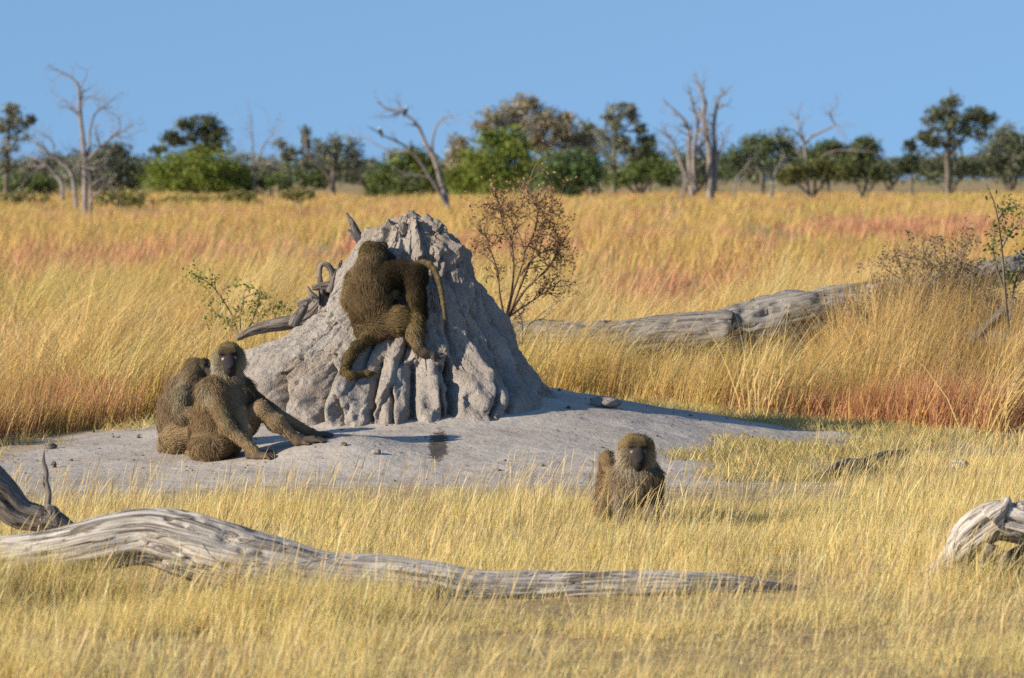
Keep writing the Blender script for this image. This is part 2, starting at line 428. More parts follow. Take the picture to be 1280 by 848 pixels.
c = mix(nt, ramp(nt, n3, [(0.25, (.6, .6, .6)), (0.38, (0, 0, 0))]), c, (.20, .175, .155))
st = noise_tex(nt, vmap(nt, pos, (1, 1, .45)), 2.1, 5, .62); c = mix(nt, ramp(nt, st, [(.52, (0, 0, 0)), (.66, (.7, .7, .7))]), c, (.30, .235, .18)); c = mix(nt, ramp(nt, noise_tex(nt, pos, 7, 4, .6), [(.56, (0, 0, 0)), (.68, (.55, .55, .55))]), c, (.43, .40, .37))
nr = bump(nt, n2, 1.0, 0.035); nr = bump(nt, n3, 0.8, 0.010, nr)
principled(nt, out, c, 0.95, 0.08, nr)
mound = mesh_obj('termite_mound', V, quads=q, tris=t, mat=m)
tag(mound, 'tall grey termite mound with fluted weathered sides on the bare sand', 'termite mound')

def mound_y(x, z):
    """depth of the mound's face towards the camera at (x, z): the first point met from the front"""
    Y = np.arange(27.6, 29.7, 0.008)
    inside = np.hypot(Y - MY, x - MX) <= mound_surface(np.arctan2(Y - MY, x - MX), np.full(len(Y), z))
    return float(Y[np.argmax(inside)]) if inside.any() else 29.6
# ------------------------------------------------------------------ grass
STRAW = np.array([(.74, .575, .22), (.81, .65, .29), (.64, .48, .175), (.70, .565, .22), (.86, .73, .41)])
GOLD = np.array([(.58, .40, .125), (.64, .46, .17), (.50, .36, .10), (.58, .345, .115), (.66, .49, .24), (.44, .31, .10)])
GREENY = np.array([(.44, .40, .10), (.38, .37, .09), (.52, .45, .13)])
REDS = np.array([(.57, .29, .165), (.49, .225, .14), (.62, .37, .20), (.54, .31, .20)])
def pick(pal, n): return pal[rng.integers(0, len(pal), n)]

def scatter(n, x0, x1, y0, y1, keep):
    """n points in a wedge that widens with distance, thinned by keep(x, y) in 0..1"""
    xs_, ys_ = [], []; got = 0
    while got < n:
        y = y0 + (y1 - y0) * rng.random(n) ; x = x0 + (x1 - x0) * rng.random(n)
        half = 0.122 * y + 1.3
        ok = (np.abs(x) < half) & (rng.random(n) < keep(x, y))
        xs_.append(x[ok]); ys_.append(y[ok]); got += ok.sum()
    return np.concatenate(xs_)[:n], np.concatenate(ys_)[:n]

def clumped(n, nclump, x0, x1, y0, y1, keep, spread):
    cx, cy = scatter(nclump, x0, x1, y0, y1, keep)
    i = rng.integers(0, nclump, n)
    s = spread * np.abs(rng.normal(0, 1, n)) ** 0.8; a = rng.uniform(0, 2 * np.pi, n)
    return cx[i] + s * np.cos(a), cy[i] + s * np.sin(a), i, s, a

# --- foreground: short dry straw from the camera side up to the bare pad
def log_gap(x, y): return 1.0
def dens_front(x, y):
    s = pad_sd(x, y)
    nz_ = fbm(x * 1.6, y * 1.6, octs=3, seed=101); d = (.12 * sstep(-0.1, .4, s) + .88 * sstep(.75, 2.5, s + 1.3 * nz_)) * (0.10 + 0.90 * sstep(-0.32, 0.22, nz_))
    return np.clip(d, 0, 1) * (y < 29.3)
sets = []
def front_set(n, hmin, hmax, w0, dens=dens_front, y0=14.3, y1=29.0, pal=STRAW, nclump=None, spread=.05, bendm=.9):
    x, y, i, s, a = clumped(n, nclump or n // 9, -5.2, 5.2, y0, y1, dens, spread)
    z = ground_h(x, y)
    s_ = pad_sd(x, y)
    patch = fbm(x * 0.9, y * 0.9, octs=3, seed=111)
    matted = sstep(-0.1, 0.45, fbm(x * 0.8 + 9, y * 0.8, octs=2, seed=113) + 0.35 * sstep(-0.2, 1.2, x) * sstep(18.0, 16.6, y))
    matted = np.maximum(matted, sstep(-.9, -.2, x) * sstep(3.0, 2.0, x) * sstep(17.2, 17.6, y) * sstep(18.9, 18.5, y) * .95)
    tall = (0.75 + 0.75 * patch) * (1 - 0.55 * matted) * (0.40 + 0.60 * sstep(0.3, 2.4, s_))
    h = rng.uniform(hmin, hmax, n) * tall * rng.uniform(.7, 1.1, n)
    az = np.where(rng.random(n) < 0.55, rng.normal(0.25, 0.6, n), rng.uniform(0, 2 * np.pi, n))
    lean = np.abs(rng.normal(0.12, 0.2, n)) + 0.5 * matted * rng.random(n); bend = np.abs(rng.normal(0.25, 0.35, n)) * bendm
    col = jitter(pick(pal, n), n, .17, .045)
    g = (np.maximum(sstep(0.0, 0.5, fbm(x * 1.3, y * 1.3, octs=3, seed=121)), .8 * matted) * rng.random(n))[:, None]
    col = col * (1 - .45 * g) + np.array([.33, .31, .16]) * .45 * g
    return blades(np.stack([x, y, z - .01], -1), h, az, lean, bend, w0 * rng.uniform(.7, 1.3, n), col, S=4)
sets.append(front_set(210000, .07, .185, .0027, spread=.06))
sets.append(front_set(42000, .15, .35, .0024, nclump=14000, bendm=1.1))
sets.append(front_set(60000, .03, .09, .0042, bendm=2.2, spread=.08, pal=np.array([(.52, .41, .21), (.60, .47, .25), (.40, .31, .16), (.50, .36, .15)])))
sets.append(front_set(13000, .24, .40, .0028, nclump=1500, y0=17.6, y1=18.75, dens=lambda x, y: sstep(.1, -.7, x) * sstep(-.2, .25, noise3(x * 2.2, y * 2.2, seed=191)), spread=.07))
# seed heads: fine loose panicles on some of the tall straws
n = 9000
x, y, i, s, a = clumped(n, 5000, -5.2, 5.2, 14.3, 27.5, dens_front, .05)
hh = rng.uniform(.18, .36, n)
sets.append(blades(np.stack([x, y, ground_h(x, y)], -1), hh, rng.normal(.2, .8, n), np.abs(rng.normal(.1, .15, n)), np.abs(rng.normal(.5, .3, n)), rng.uniform(.0028, .0045, n),
                   jitter(pick(np.array([(.66, .53, .28), (.58, .44, .2)]), n), n), S=5, prof=[.35, .3, .3, .7, 1.0]))
front = blade_obj('dry_grass', sets, M_GRASS)
tag(front, 'short pale dry straw grass across the front of the clearing', 'grass', kind='stuff')

# --- loose straw and low green turf round the right and back rim of the pad
def dens_rim(x, y):
    s = pad_sd(x, y)
    return (s > -.04) * sstep(1.9, 0.5, s) * (y > 26) * sstep(-0.6, 0.3, fbm(x * 2, y * 2, octs=2, seed=131)) * np.where(x > .8, 1, .5)
n = 34000
x, y, i, s, a = clumped(n, 4200, -5, 5, 26, 33, dens_rim, .06)
yel = rng.random(n)
col = np.where((yel < .62)[:, None], pick(np.array([(.62, .47, .18), (.58, .41, .15), (.66, .54, .27)]), n), pick(np.array([(.34, .33, .14), (.40, .37, .17)]), n))
sets = [blades(np.stack([x, y, ground_h(x, y) - .005], -1), rng.uniform(.04, .12, n), rng.uniform(0, 6.28, n), rng.uniform(.2, 1.2, n), rng.uniform(0, .9, n), rng.uniform(.004, .007, n), jitter(col, n), S=3)]
tag(blade_obj('rim_turf', sets, M_GRASS), 'low yellow green turf and straw on the rim of the grey pad', 'grass', kind='stuff')

# --- tall grass behind the pad, thinning out in number and drawn coarser as it recedes
def tall_keep(x, y):
    s = pad_sd(x, y)
    back = np.where(np.abs(x) > 0, sstep(0.25, 0.75, s), 1)
    line = np.interp(x, [-5.5, -3.5, -2.7, -1.6, -.5, .8, 1.6, 2.6, 3.4, 6], [28.2, 29.0, 30.2, 31.9, 32.7, 32.2, 31.9, 31.5, 31.0, 31.0])
    return back * (y > line)
def tall_set(n, nclump, y0, y1, hmin, hmax, w0, spread, pal, power=1.6, redonly=0, keepf=None, lean0=.12, bend0=.55, S=5, greenbias=0.0, avoid_red=0.35):
    """density falls as (y0/y)^power"""
    u = rng.random(nclump * 6)
    e = 2 - power
    yy = (y0 ** e + u * (y1 ** e - y0 ** e)) ** (1 / e)
    xx = (rng.random(len(yy)) * 2 - 1) * (0.122 * yy + 1.6)
    k = tall_keep(xx, yy)
    rf = red_field(xx, yy)
    if redonly: k = k * sstep(-.12, .2, rf)
    else: k = k * (1 - avoid_red * sstep(0.0, .25, rf))
    k = k * (0.07 + .93 * sstep(-.15, .3, fbm(xx * 1.1 * (y0 / yy), np.log(yy) * 16, octs=3, seed=141)))
    if keepf is not None: k = k * keepf(xx, yy)
    ok = rng.random(len(yy)) < k; cx, cy = xx[ok][:nclump], yy[ok][:nclump]
    i = rng.integers(0, len(cx), n); sc_ = (cy[i] / y0) ** .62
    s = spread * sc_ * np.abs(rng.normal(0, 1, n)); a = rng.uniform(0, 2 * np.pi, n)
    x, y = cx[i] + s * np.cos(a), cy[i] + s * np.sin(a)
    ch = rng.uniform(.75, 1.1, len(cx))[i]; caz = rng.normal(0.15, .5, len(cx))[i]; cb = np.abs(rng.normal(bend0, .3, len(cx)))[i]
    h = rng.uniform(hmin, hmax, n) * ch * (.85 + .45 * fbm(x * 1.1 * (y0 / y), np.log(y) * 16, octs=3, seed=141))
    az = np.where(rng.random(n) < .75, caz + rng.normal(0, .35, n), a)
    lean = np.abs(rng.normal(lean0, .12, n)); bend = np.abs(cb + rng.normal(0, .25, n))
    base_c = pick(pal, n)
    gf = sstep(-.1 - greenbias, .35, fbm(x * 6 / y ** .8, np.log(y) * 9, octs=3, seed=151))[:, None] * rng.uniform(.3, 1, (n, 1)) * (1 - .85 * ((x > .1) & (y < 40)))[:, None]
    if not redonly: base_c = base_c * (1 - .6 * gf) + pick(GREENY, n) * .6 * gf
    col = jitter(base_c, n, .17, .05)
    return blades(np.stack([x, y, ground_h(x, y) - .02], -1), h, az, lean, bend, w0 * sc_ * rng.uniform(.7, 1.3, n), col, S=S)
sets = [
    tall_set(52000, 1300, 28, 62, .42, .92, .0050, .11, GOLD, avoid_red=.8, greenbias=-.36),
    tall_set(34000, 330, 28, 62, .75, 1.30, .0056, .17, np.array([(.70, .52, .22), (.74, .58, .30)]), bend0=1.15, lean0=.22, avoid_red=.5, greenbias=-.15),
    tall_set(46000, 4200, 28, 62, .16, .42, .0050, .09, np.concatenate([GOLD, REDS[2:]]), avoid_red=0),
    tall_set(19000, 260, 32.0, 37.2, .80, 1.42, .0050, .13, np.array([(.58, .41, .17), (.52, .33, .14), (.64, .48, .22), (.48, .34, .15)]), bend0=.5, avoid_red=0, greenbias=-.35, keepf=lambda x, y: sstep(2.5, 2.9, x) * 4),
    tall_set(9000, 240, 32.0, 36.8, .45, .85, .0048, .12, np.array([(.60, .46, .19), (.60, .40, .16), (.50, .38, .14)]), bend0=.5, avoid_red=0, greenbias=-.3, keepf=lambda x, y: sstep(.1, .3, x) * sstep(2.9, 2.7, x) * 2),
    tall_set(70000, 3000, 62, 440, .45, .85, .016, .34, GOLD, power=1.75, S=4, avoid_red=.85),
    tall_set(12000, 1200, 62, 440, .6, .95, .013, .28, np.array([(.70, .53, .22), (.68, .50, .17)]), power=1.8, bend0=.9, S=4),
]
tag(blade_obj('tall_grass', sets, M_GRASS), 'tall golden grass of the floodplain leaning in the wind behind the mound', 'grass', kind='stuff')
sets = [
    tall_set(60000, 4200, 28, 62, .16, .46, .0060, .10, REDS, redonly=1, bend0=.4),
    tall_set(26000, 2200, 28, 34.5, .18, .50, .0055, .09, np.concatenate([REDS, REDS, GOLD[:2]]), bend0=.4, avoid_red=0, keepf=lambda x, y: (sstep(-2.4, -2.8, x) + sstep(1.7, 2.3, x)) * sstep(-.35, .1, noise3(x * 1.3, y * 1.3, seed=177))),
    tall_set(42000, 3000, 62, 440, .35, .75, .022, .34, REDS, redonly=1, power=1.75, bend0=.4, S=4),
]
tag(blade_obj('red_grass', sets, M_GRASS), 'patches of reddish grass among the golden grass of the plain', 'grass', kind='stuff')

# --- crumbs of dung and twigs on the pad: too many to count
n = 1700
x = rng.uniform(-5, 3, n); y = rng.uniform(26, 31, n); s = pad_sd(x, y); ok = (s < .6) & (np.hypot(x - MX, y - MY) > 1.0); x, y = x[ok], y[ok]; n = len(x)
d8 = np.array([(1, 0, 0), (0, 1, 0), (-1, 0, 0), (0, -1, 0), (0, 0, 1), (0, 0, -1)], float)
sz = np.exp(rng.normal(-5.6, .55, n)); ang = rng.uniform(0, 6.28, n)
V = d8[None] * sz[:, None, None] * rng.uniform(.6, 1.4, (n, 6, 1)) * np.array([1.5, 1, .7])
ca, sa = np.cos(ang)[:, None], np.sin(ang)[:, None]
V = np.stack([V[..., 0] * ca - V[..., 1] * sa, V[..., 0] * sa + V[..., 1] * ca, V[..., 2]], -1) + np.stack([x, y, ground_h(x, y) + sz * .35], -1)[:, None]
ft = np.array([(0, 1, 4), (1, 2, 4), (2, 3, 4), (3, 0, 4), (1, 0, 5), (2, 1, 5), (3, 2, 5), (0, 3, 5)])
T = (np.arange(n)[:, None, None] * 6 + ft[None]).reshape(-1, 3)
ns = 900; xs2 = rng.uniform(-5, 3, ns); ys2 = rng.uniform(25.8, 30, ns); kk = (pad_sd(xs2, ys2) < .3) & (np.hypot(xs2 - MX, ys2 - MY) > 1.2); xs2, ys2 = xs2[kk], ys2[kk]; ns = len(xs2)
straws = blades(np.stack([xs2, ys2, ground_h(xs2, ys2) + .006], -1), rng.uniform(.04, .16, ns), rng.uniform(0, 6.28, ns), np.full(ns, 1.5), rng.normal(0, .06, ns), rng.uniform(.003, .005, ns), jitter(pick(np.array([(.55, .42, .2), (.2, .14, .09), (.4, .3, .17)]), ns), ns), S=3)
tag(blade_obj('fallen_straw', [straws], M_GRASS), 'loose straws and twigs lying on the bare sand', 'straw', kind='stuff')
crumb_c = pick(np.array([(.16, .12, .09), (.22, .18, .15), (.32, .28, .24), (.12, .09, .07)]), n)
tag(mesh_obj('sand_debris', V.reshape(-1, 3), tris=T, mat=M_LEAF, attrs={'col': np.repeat(crumb_c, 6, 0)}, smooth=False), 'scattered crumbs of earth and dung on the grey sand', 'debris', kind='stuff')
# ------------------------------------------------------------------ dead wood on the ground
def grain(amp, seed, knots=()):
    def f(u, th, r):
        c, s = np.cos(th), np.sin(th)
        d = amp * r * (0.9 * fbm(u * 3.0, c * 1.6, s * 1.6, 3, seed) + 0.45 * fbm(u * 1.8, c * 7, s * 7, 3, seed + 5))
        crack = np.abs(fbm(u * 1.1, c * 4.5, s * 4.5, 3, seed + 9))
        d = d - amp * r * 1.1 * sstep(0.07, 0.0, crack)
        for ku, kth, kr, ka in knots:
            dd = ((u - ku) / kr) ** 2 + ((np.angle(np.exp(1j * (th - kth))) * r) / kr) ** 2
            d = d + ka * np.exp(-dd)
        return d
    return f

def px_path(pts, Y0):
    """(px, py, radius px, depth offset) -> points and radii"""
    P, R = [], []
    for p in pts:
        Y = Y0 + (p[3] if len(p) > 3 else 0); P.append(at(p[0], p[1], Y)); R.append(p[2] * Y / F)
    return np.array(P), np.array(R)

# the long pale log that arches across the front
P, R = px_path([(-110, 712, 24, .1), (-50, 705, 25, .05), (0, 698, 26, 0), (68, 690, 30, 0), (136, 676, 34, 0), (187, 671, 36, 0), (238, 683, 41, -.03), (289, 698, 40, -.05), (340, 708, 36, -.05), (408, 722, 31, -.03),
                (467, 726, 31, 0), (534, 733, 30, 0), (601, 741, 27, 0), (669, 740, 25, .03), (736, 736, 22, .05), (820, 733, 19, .1), (905, 733, 15, .2), (986, 741, 11, .3), (1070, 757, 8, .4)], 18.9)
lt = thing('fallen_log', 'long pale bleached log arching through the dry grass in front', 'log', (P[4][0], P[4][1], 0))
b = Bag(); b.add(tube(P, R, n=420, k=72, disp=grain(.16, 201, [(2.1, 2.3, .05, .02), (1.4, .8, .04, -.02)]))); b.build('trunk', M_WOOD, lt)

# dark fork of dead wood at the left edge
st = thing('dead_branch', 'dark dead branch with one upright twig standing behind the pale log', 'branch', (*at(40, 660, 20.4)[:2], 0))
P, R = px_path([(-70, 560, 26, -.1), (-30, 590, 26, 0), (2, 620, 24, 0), (24, 641, 20, 0), (48, 648, 17, 0), (70, 652, 13, 0), (92, 668, 11, .02)], 20.2)
b = Bag(); b.add(tube(P, R, n=110, k=40, disp=grain(.2, 211))); b.build('trunk', M_WOODDARK, st)
P, R = px_path([(72, 656, 12, 0), (66, 640, 9, -.02), (60, 632, 5, -.01), (61, 618, 4.5, 0), (57.5, 602, 3.6, .02), (58, 590, 3, .02), (54.5, 576, 2.2, .02), (55, 563, .9, .03)], 20.2)
b = Bag(); b.add(tube(P, R, n=60, k=14, disp=grain(.3, 221))); b.build('twig', M_WOODDARK, st)

# curled root stump at the right edge
rs = thing('tree_stump', 'curled grey root stump with a hollow underside in the grass', 'stump', (*at(1235, 720, 19.4)[:2], 0))
P, R = px_path([(1140, 738, 7, .12), (1170, 718, 13, .08), (1196, 694, 17, .02), (1218, 668, 21, 0), (1244, 650, 22, 0), (1278, 656, 23, .0), (1316, 664, 29, .03), (1370, 690, 38, .1), (1400, 740, 40, .1)], 19.6)
b = Bag(); b.add(tube(P, R, n=170, k=56, disp=grain(.36, 231, [(.62, 1.2, .035, .03), (.55, 2.4, .02, -.035)]))); b.build('trunk', M_WOOD, rs)
P, R = px_path([(1238, 650, 16, 0), (1250, 638, 12, 0), (1257, 630, 8, 0), (1259, 621, 3, 0)], 19.55)
b = Bag(); b.add(tube(P, R, n=24, k=16, disp=grain(.4, 241)))
P, R = px_path([(1268, 646, 10, .02), (1275, 634, 8, .02), (1282, 628, 4, .02)], 19.55)
b.add(tube(P, R, n=20, k=16, disp=grain(.4, 243))); b.build('knob', M_WOOD, rs)
b = Bag()
for pts in ([(1238, 680, 11), (1232, 700, 8), (1226, 722, 6), (1222, 745, 4)], [(1258, 690, 9), (1250, 712, 7), (1240, 735, 5)]):
    P, R = px_path(pts, 19.55); b.add(tube(P, R, n=30, k=14, disp=grain(.35, 245)))
b.build('root', M_WOODDARK, rs)
b = Bag(); P, R = px_path([(1236, 724, 18, .05), (1270, 716, 26, .05), (1320, 712, 34, .1), (1360, 716, 30, .1)], 19.7)
b.add(tube(P, R, n=40, k=24, disp=grain(.4, 249))); b.build('earth_clod', M_WOODDARK, rs)

# great fallen trunk behind the mound: two broken lengths
f1 = thing('fallen_log', 'grey half buried trunk lying just right of the mound in the grass', 'log', (*at(770, 440, 37.5)[:2], 0))
P, R = px_path([(610, 428, 24, -.1), (650, 428, 26), (700, 428, 27), (760, 428, 26), (820, 421, 26), (870, 417, 27), (905, 414, 28), (912, 414, 24)], 37.5)
b = Bag(); b.add(tube(P, R, n=150, k=48, disp=grain(.16, 251))); b.build('trunk', M_WOODMID, f1)
f2 = thing('fallen_log', 'thick grey broken trunk rising to the right behind the tall grass', 'log', (*at(1000, 440, 37.9)[:2], 0))
P, R = px_path([(872, 432, 15, -.35), (890, 424, 26, -.3), (930, 414, 34, -.25), (985, 402, 35, -.15), (1045, 388, 30, 0), (1110, 376, 24, .2), (1170, 360, 19, .4), (1230, 346, 17, .6), (1300, 328, 18, .9), (1370, 312, 18, 1.2)], 37.9)
b = Bag(); b.add(tube(P, R, n=190, k=52, disp=grain(.3, 261, [(1.1, 1.6, .1, -.05)]))); b.build('trunk', M_WOODMID, f2)
P, R = px_path([(1092, 372, 20, .1), (1078, 398, 17, -.1), (1072, 425, 16, -.2), (1082, 452, 12, -.25), (1080, 480, 12, -.25)], 37.9)
b = Bag(); b.add(tube(P, R, n=60, k=26, disp=grain(.35, 271))); b.build('branch_stub', M_WOODMID, f2)
f3 = thing('dead_stick', 'short dark broken stick slanting up from the red grass at the right edge', 'stick', (*at(1245, 420, 34)[:2], 0))
P, R = px_path([(1218, 425, 4), (1234, 408, 6), (1248, 395, 7), (1257, 386, 4)], 34.0)
b = Bag(); b.add(tube(P, R, n=30, k=14, disp=grain(.4, 281))); b.build('stick', M_WOODDARK, f3)
f4 = thing('small_log', 'short pale log lying low in the red grass at the right edge', 'log', (*at(1255, 432, 34.3)[:2], 0))
P, R = px_path([(1206, 420, 7), (1230, 424, 10), (1262, 428, 11), (1300, 432, 12), (1340, 436, 10)], 34.3)
b = Bag(); b.add(tube(P, R, n=50, k=24, disp=grain(.3, 285))); b.build('trunk', M_WOOD, f4)

# twisted dead wood left of the mound
tw = thing('twisted_root', 'twisted pale root with a hooked top leaning on the left flank of the mound', 'dead wood', (*at(395, 390, 30.4)[:2], .2))
b = Bag()
for pts, y in (([(420, 372, 6), (416, 345, 4), (411, 333, 3.4), (402, 331, 3), (399, 344, 3.2), (402, 362, 4), (403, 386, 5), (400, 410, 6)], 30.4),):
    P, R = px_path(pts, y); b.add(tube(P, R, n=70, k=16, disp=grain(.3, 291)))
b.build('hooked_root', M_WOODDARK, tw)
b = Bag()
for pts, y in (([(426, 338, 5), (420, 352, 8), (410, 366, 9), (398, 384, 11), (385, 396, 10), (368, 404, 6)], 30.5), ([(372, 382, 5), (386, 378, 7), (404, 372, 8), (420, 366, 8)], 30.6), ([(366, 408, 6), (372, 396, 7), (380, 384, 5), (384, 378, 2)], 30.3), ([(390, 360, 3), (400, 358, 5), (412, 357, 6)], 30.4), ([(412, 366, 5), (419, 348, 4), (424, 334, 3), (427, 325, 1)], 30.3), ([(396, 376, 5), (388, 366, 3), (384, 358, 1)], 30.35), ([(428, 350, 5), (421, 341, 4), (409, 336, 2)], 30.45)):
    P, R = px_path(pts, y); b.add(tube(P, R, n=40, k=18, disp=grain(.45, 293)))
b.build('root_mass', M_WOODDARK, tw)
dl = thing('dead_limb', 'dark weathered limb lying in the grass at the left foot of the mound', 'branch', (*at(330, 412, 30.6)[:2], .2))
P, R = px_path([(296, 424, 3), (312, 415, 6), (335, 408, 8), (358, 404, 9), (378, 400, 8), (392, 398, 6)], 30.6)
b = Bag(); b.add(tube(P, R, n=60, k=22, disp=grain(.35, 295))); b.build('limb', M_WOODDARK, dl)
sp = thing('wood_splinter', 'pointed grey splinter of dead wood sticking up behind the top of the mound', 'dead wood', (*at(446, 300, 30.3)[:2], .2))
b = Bag()
P, R = px_path([(458, 318, 8), (452, 304, 6.5), (446, 292, 5.5), (440, 279, 3.5), (433, 266, .8)], 30.1); b.add(tube(P, R, n=40, k=16, disp=grain(.45, 297)))
P, R = px_path([(450, 302, 5), (442, 295, 4), (434, 287, 1.0)], 30.08); b.add(tube(P, R, n=20, k=12, disp=grain(.4, 299)))
b.build('splinter', M_WOODDARK, sp)
# dark limb lying in the grass on the right of the clearing
gl = thing('dead_limb', 'thin dark limb lying in the short grass right of the bare pad', 'branch', on_ground(1075, 588))
pts = []
for px, py, r in ((1030, 597, 4), (1046, 591, 9), (1062, 586, 9), (1080, 581, 6), (1105, 572, 5), (1135, 567, 3)):
    g = on_ground(px, py + 4); pts.append((*(g + [0, 0, .035]), r * g[1] / F))
pts = np.array(pts); b = Bag(); b.add(tube(pts[:, :3], pts[:, 3], n=60, k=18, disp=grain(.4, 301))); b.build('limb', M_WOODDARK, gl)
# stones and lumps
gh = lambda x, y: float(ground_h(x, y))
def lump(name, label, cat, px, py, rx, rz, seed, mat, ry=None, Y=None):
    g = on_ground(px, py) if Y is None else np.array([(px - 640) / F * Y, Y, gh((px - 640) / F * Y, Y)]); n1, n2 = 26, 14; s = g[1] / F
    th, phv = np.meshgrid(np.linspace(0, 2 * np.pi, n1, endpoint=False), np.linspace(-np.pi / 2, np.pi / 2, n2))
    d = np.stack([np.cos(phv) * np.cos(th), np.cos(phv) * np.sin(th), np.sin(phv)], -1)
    k = 1 + .38 * fbm(d[..., 0] * 1.7 + seed, d[..., 1] * 1.7, d[..., 2] * 1.7, 3, seed)
    Vv = d * k[..., None] * np.array([rx * s, (ry or rx) * s, rz * s])
    i = np.arange(n2 - 1)[:, None] * n1; j = np.arange(n1)[None]; q = np.stack([i + j, i + (j + 1) % n1, i + n1 + (j + 1) % n1, i + n1 + j], -1).reshape(-1, 4)
    o = mesh_obj(name, Vv.reshape(-1, 3), quads=q, mat=mat, attrs={'wc': Vv.reshape(-1, 3)}); o.location = [float(v) for v in g + [0, 0, rz * s * .55]]
    return tag(o, label, cat)
M_CLAY = mound.data.materials[0]
lump('clay_lump', 'pale eroded clay lump at the right foot of the termite mound', 'clay lump', 757, 499, 20, 8, 5, M_CLAY, Y=29.6)
lump('brown_stone', 'rust brown stone at the left edge of the grey pad', 'stone', 63, 561, 8, 5, 12, M_WOODDARK)
lump('brown_clod', 'small upright brown clod below the stone on the left of the pad', 'clod', 67, 585, 4, 5, 14, M_WOODDARK)
lump('grey_crumb', 'small grey crumb of clay on the sand below the mound', 'clay lump', 470, 567, 6, 4, 16, M_CLAY)
lump('dark_pebble', 'tiny dark pebble on the sand beside the foot of the sitting baboon', 'pebble', 430, 557, 4, 3, 18, M_WOODDARK)
lump('grey_rock', 'weathered grey rock lying in the short grass right of the dark limb', 'rock', 1198, 587, 13, 9, 22, M_WOOD)
lump('grey_rock', 'smaller dark rock in the grass behind the weathered grey rock', 'rock', 1233, 568, 7, 6, 24, M_WOODDARK)
# ------------------------------------------------------------------ trees
def grow_twigs(bag, p, d, r, L, depth, k=5, droop=0.0):
    """a twig that forks on"""
    n = 4; P = [p]; q = p.copy(); dd = d / np.linalg.norm(d)
    for i in range(n):
        dd = dd + rng.normal(0, .22, 3) * np.array([1, .7, 1]) + np.array([0, 0, -droop]); dd /= np.linalg.norm(dd)
        q = q + dd * L / n; P.append(q)
    R = np.linspace(r, r * .45, n + 1)
    bag.add(tube(np.array(P), R, n=7, k=k))
    if depth > 0:
        for _ in range(rng.integers(2, 4)):
            i = rng.integers(1, n + 1); nd = dd + rng.normal(0, .6, 3)
            grow_twigs(bag, P[i], nd, R[i] * .7, L * rng.uniform(.5, .75), depth - 1, k, droop)

def limb_paths(Y, limbs, t, thick=1.0):
    """px limbs -> world limbs whose depth wanders off from the limb each one springs from"""
    placed = []; out = []
    for pts, r0, r1 in limbs:
        off = 0.0
        if placed:
            dd = [(abs(a - pts[0][0]) + abs(b - pts[0][1]), o) for a, b, o in placed]; off = min(dd)[1]
        drift = rng.normal(0, .35) if placed else 0
        P = []; lastp = pts[0]
        for i, (px, py) in enumerate(pts):
            off += drift * math.hypot(px - lastp[0], py - lastp[1]) * Y / F; lastp = (px, py)
            P.append(at(px, py, Y + off)); placed.append((px, py, off))
        out.append((np.array(P), np.linspace(r0, r1, len(P)) * Y / F * thick))
    return out

def dead_tree(name, label, Y, limbs, twig=1.0, ntw=5, mat=M_WOODFAR, thick=.64):
    x, py = limbs[0][0][0]
    base = at(x, py, Y); base[2] = float(ground_h(base[0], Y)) - .1
    limbs = [([(x, HZ + (CAM_H - base[2]) * F / Y)] + list(limbs[0][0][1:]), *limbs[0][1:])] + limbs[1:]
    t = thing(name, label, 'dead tree', base)
    for i, (P, R) in enumerate(limb_paths(Y, limbs, t, thick)):
        b = Bag(); b.add(tube(P, R, n=max(10, 5 * len(P)), k=9, disp=lambda u, th, r: .25 * r * fbm(u * .8, np.cos(th) * 1.5, np.sin(th) * 1.5, 2, 7)))
        if twig and len(P) > 2 or i:
            for _ in range(ntw + 3):
                j = rng.integers(max(1, len(P) // 2), len(P)); d = P[j] - P[j - 1]; d = d / np.linalg.norm(d) + rng.normal(0, .55, 3)
                f = rng.random(); p = P[j - 1] * (1 - f) + P[j] * f
                grow_twigs(b, p, d, R[j] * .55, twig * rng.uniform(.5, 1.1) * Y / 220, 1)
            grow_twigs(b, P[-1], P[-1] - P[-2], R[-1], twig * .6 * Y / 220, 1)
        b.build('trunk' if i == 0 else 'branch', mat, t)
    return t

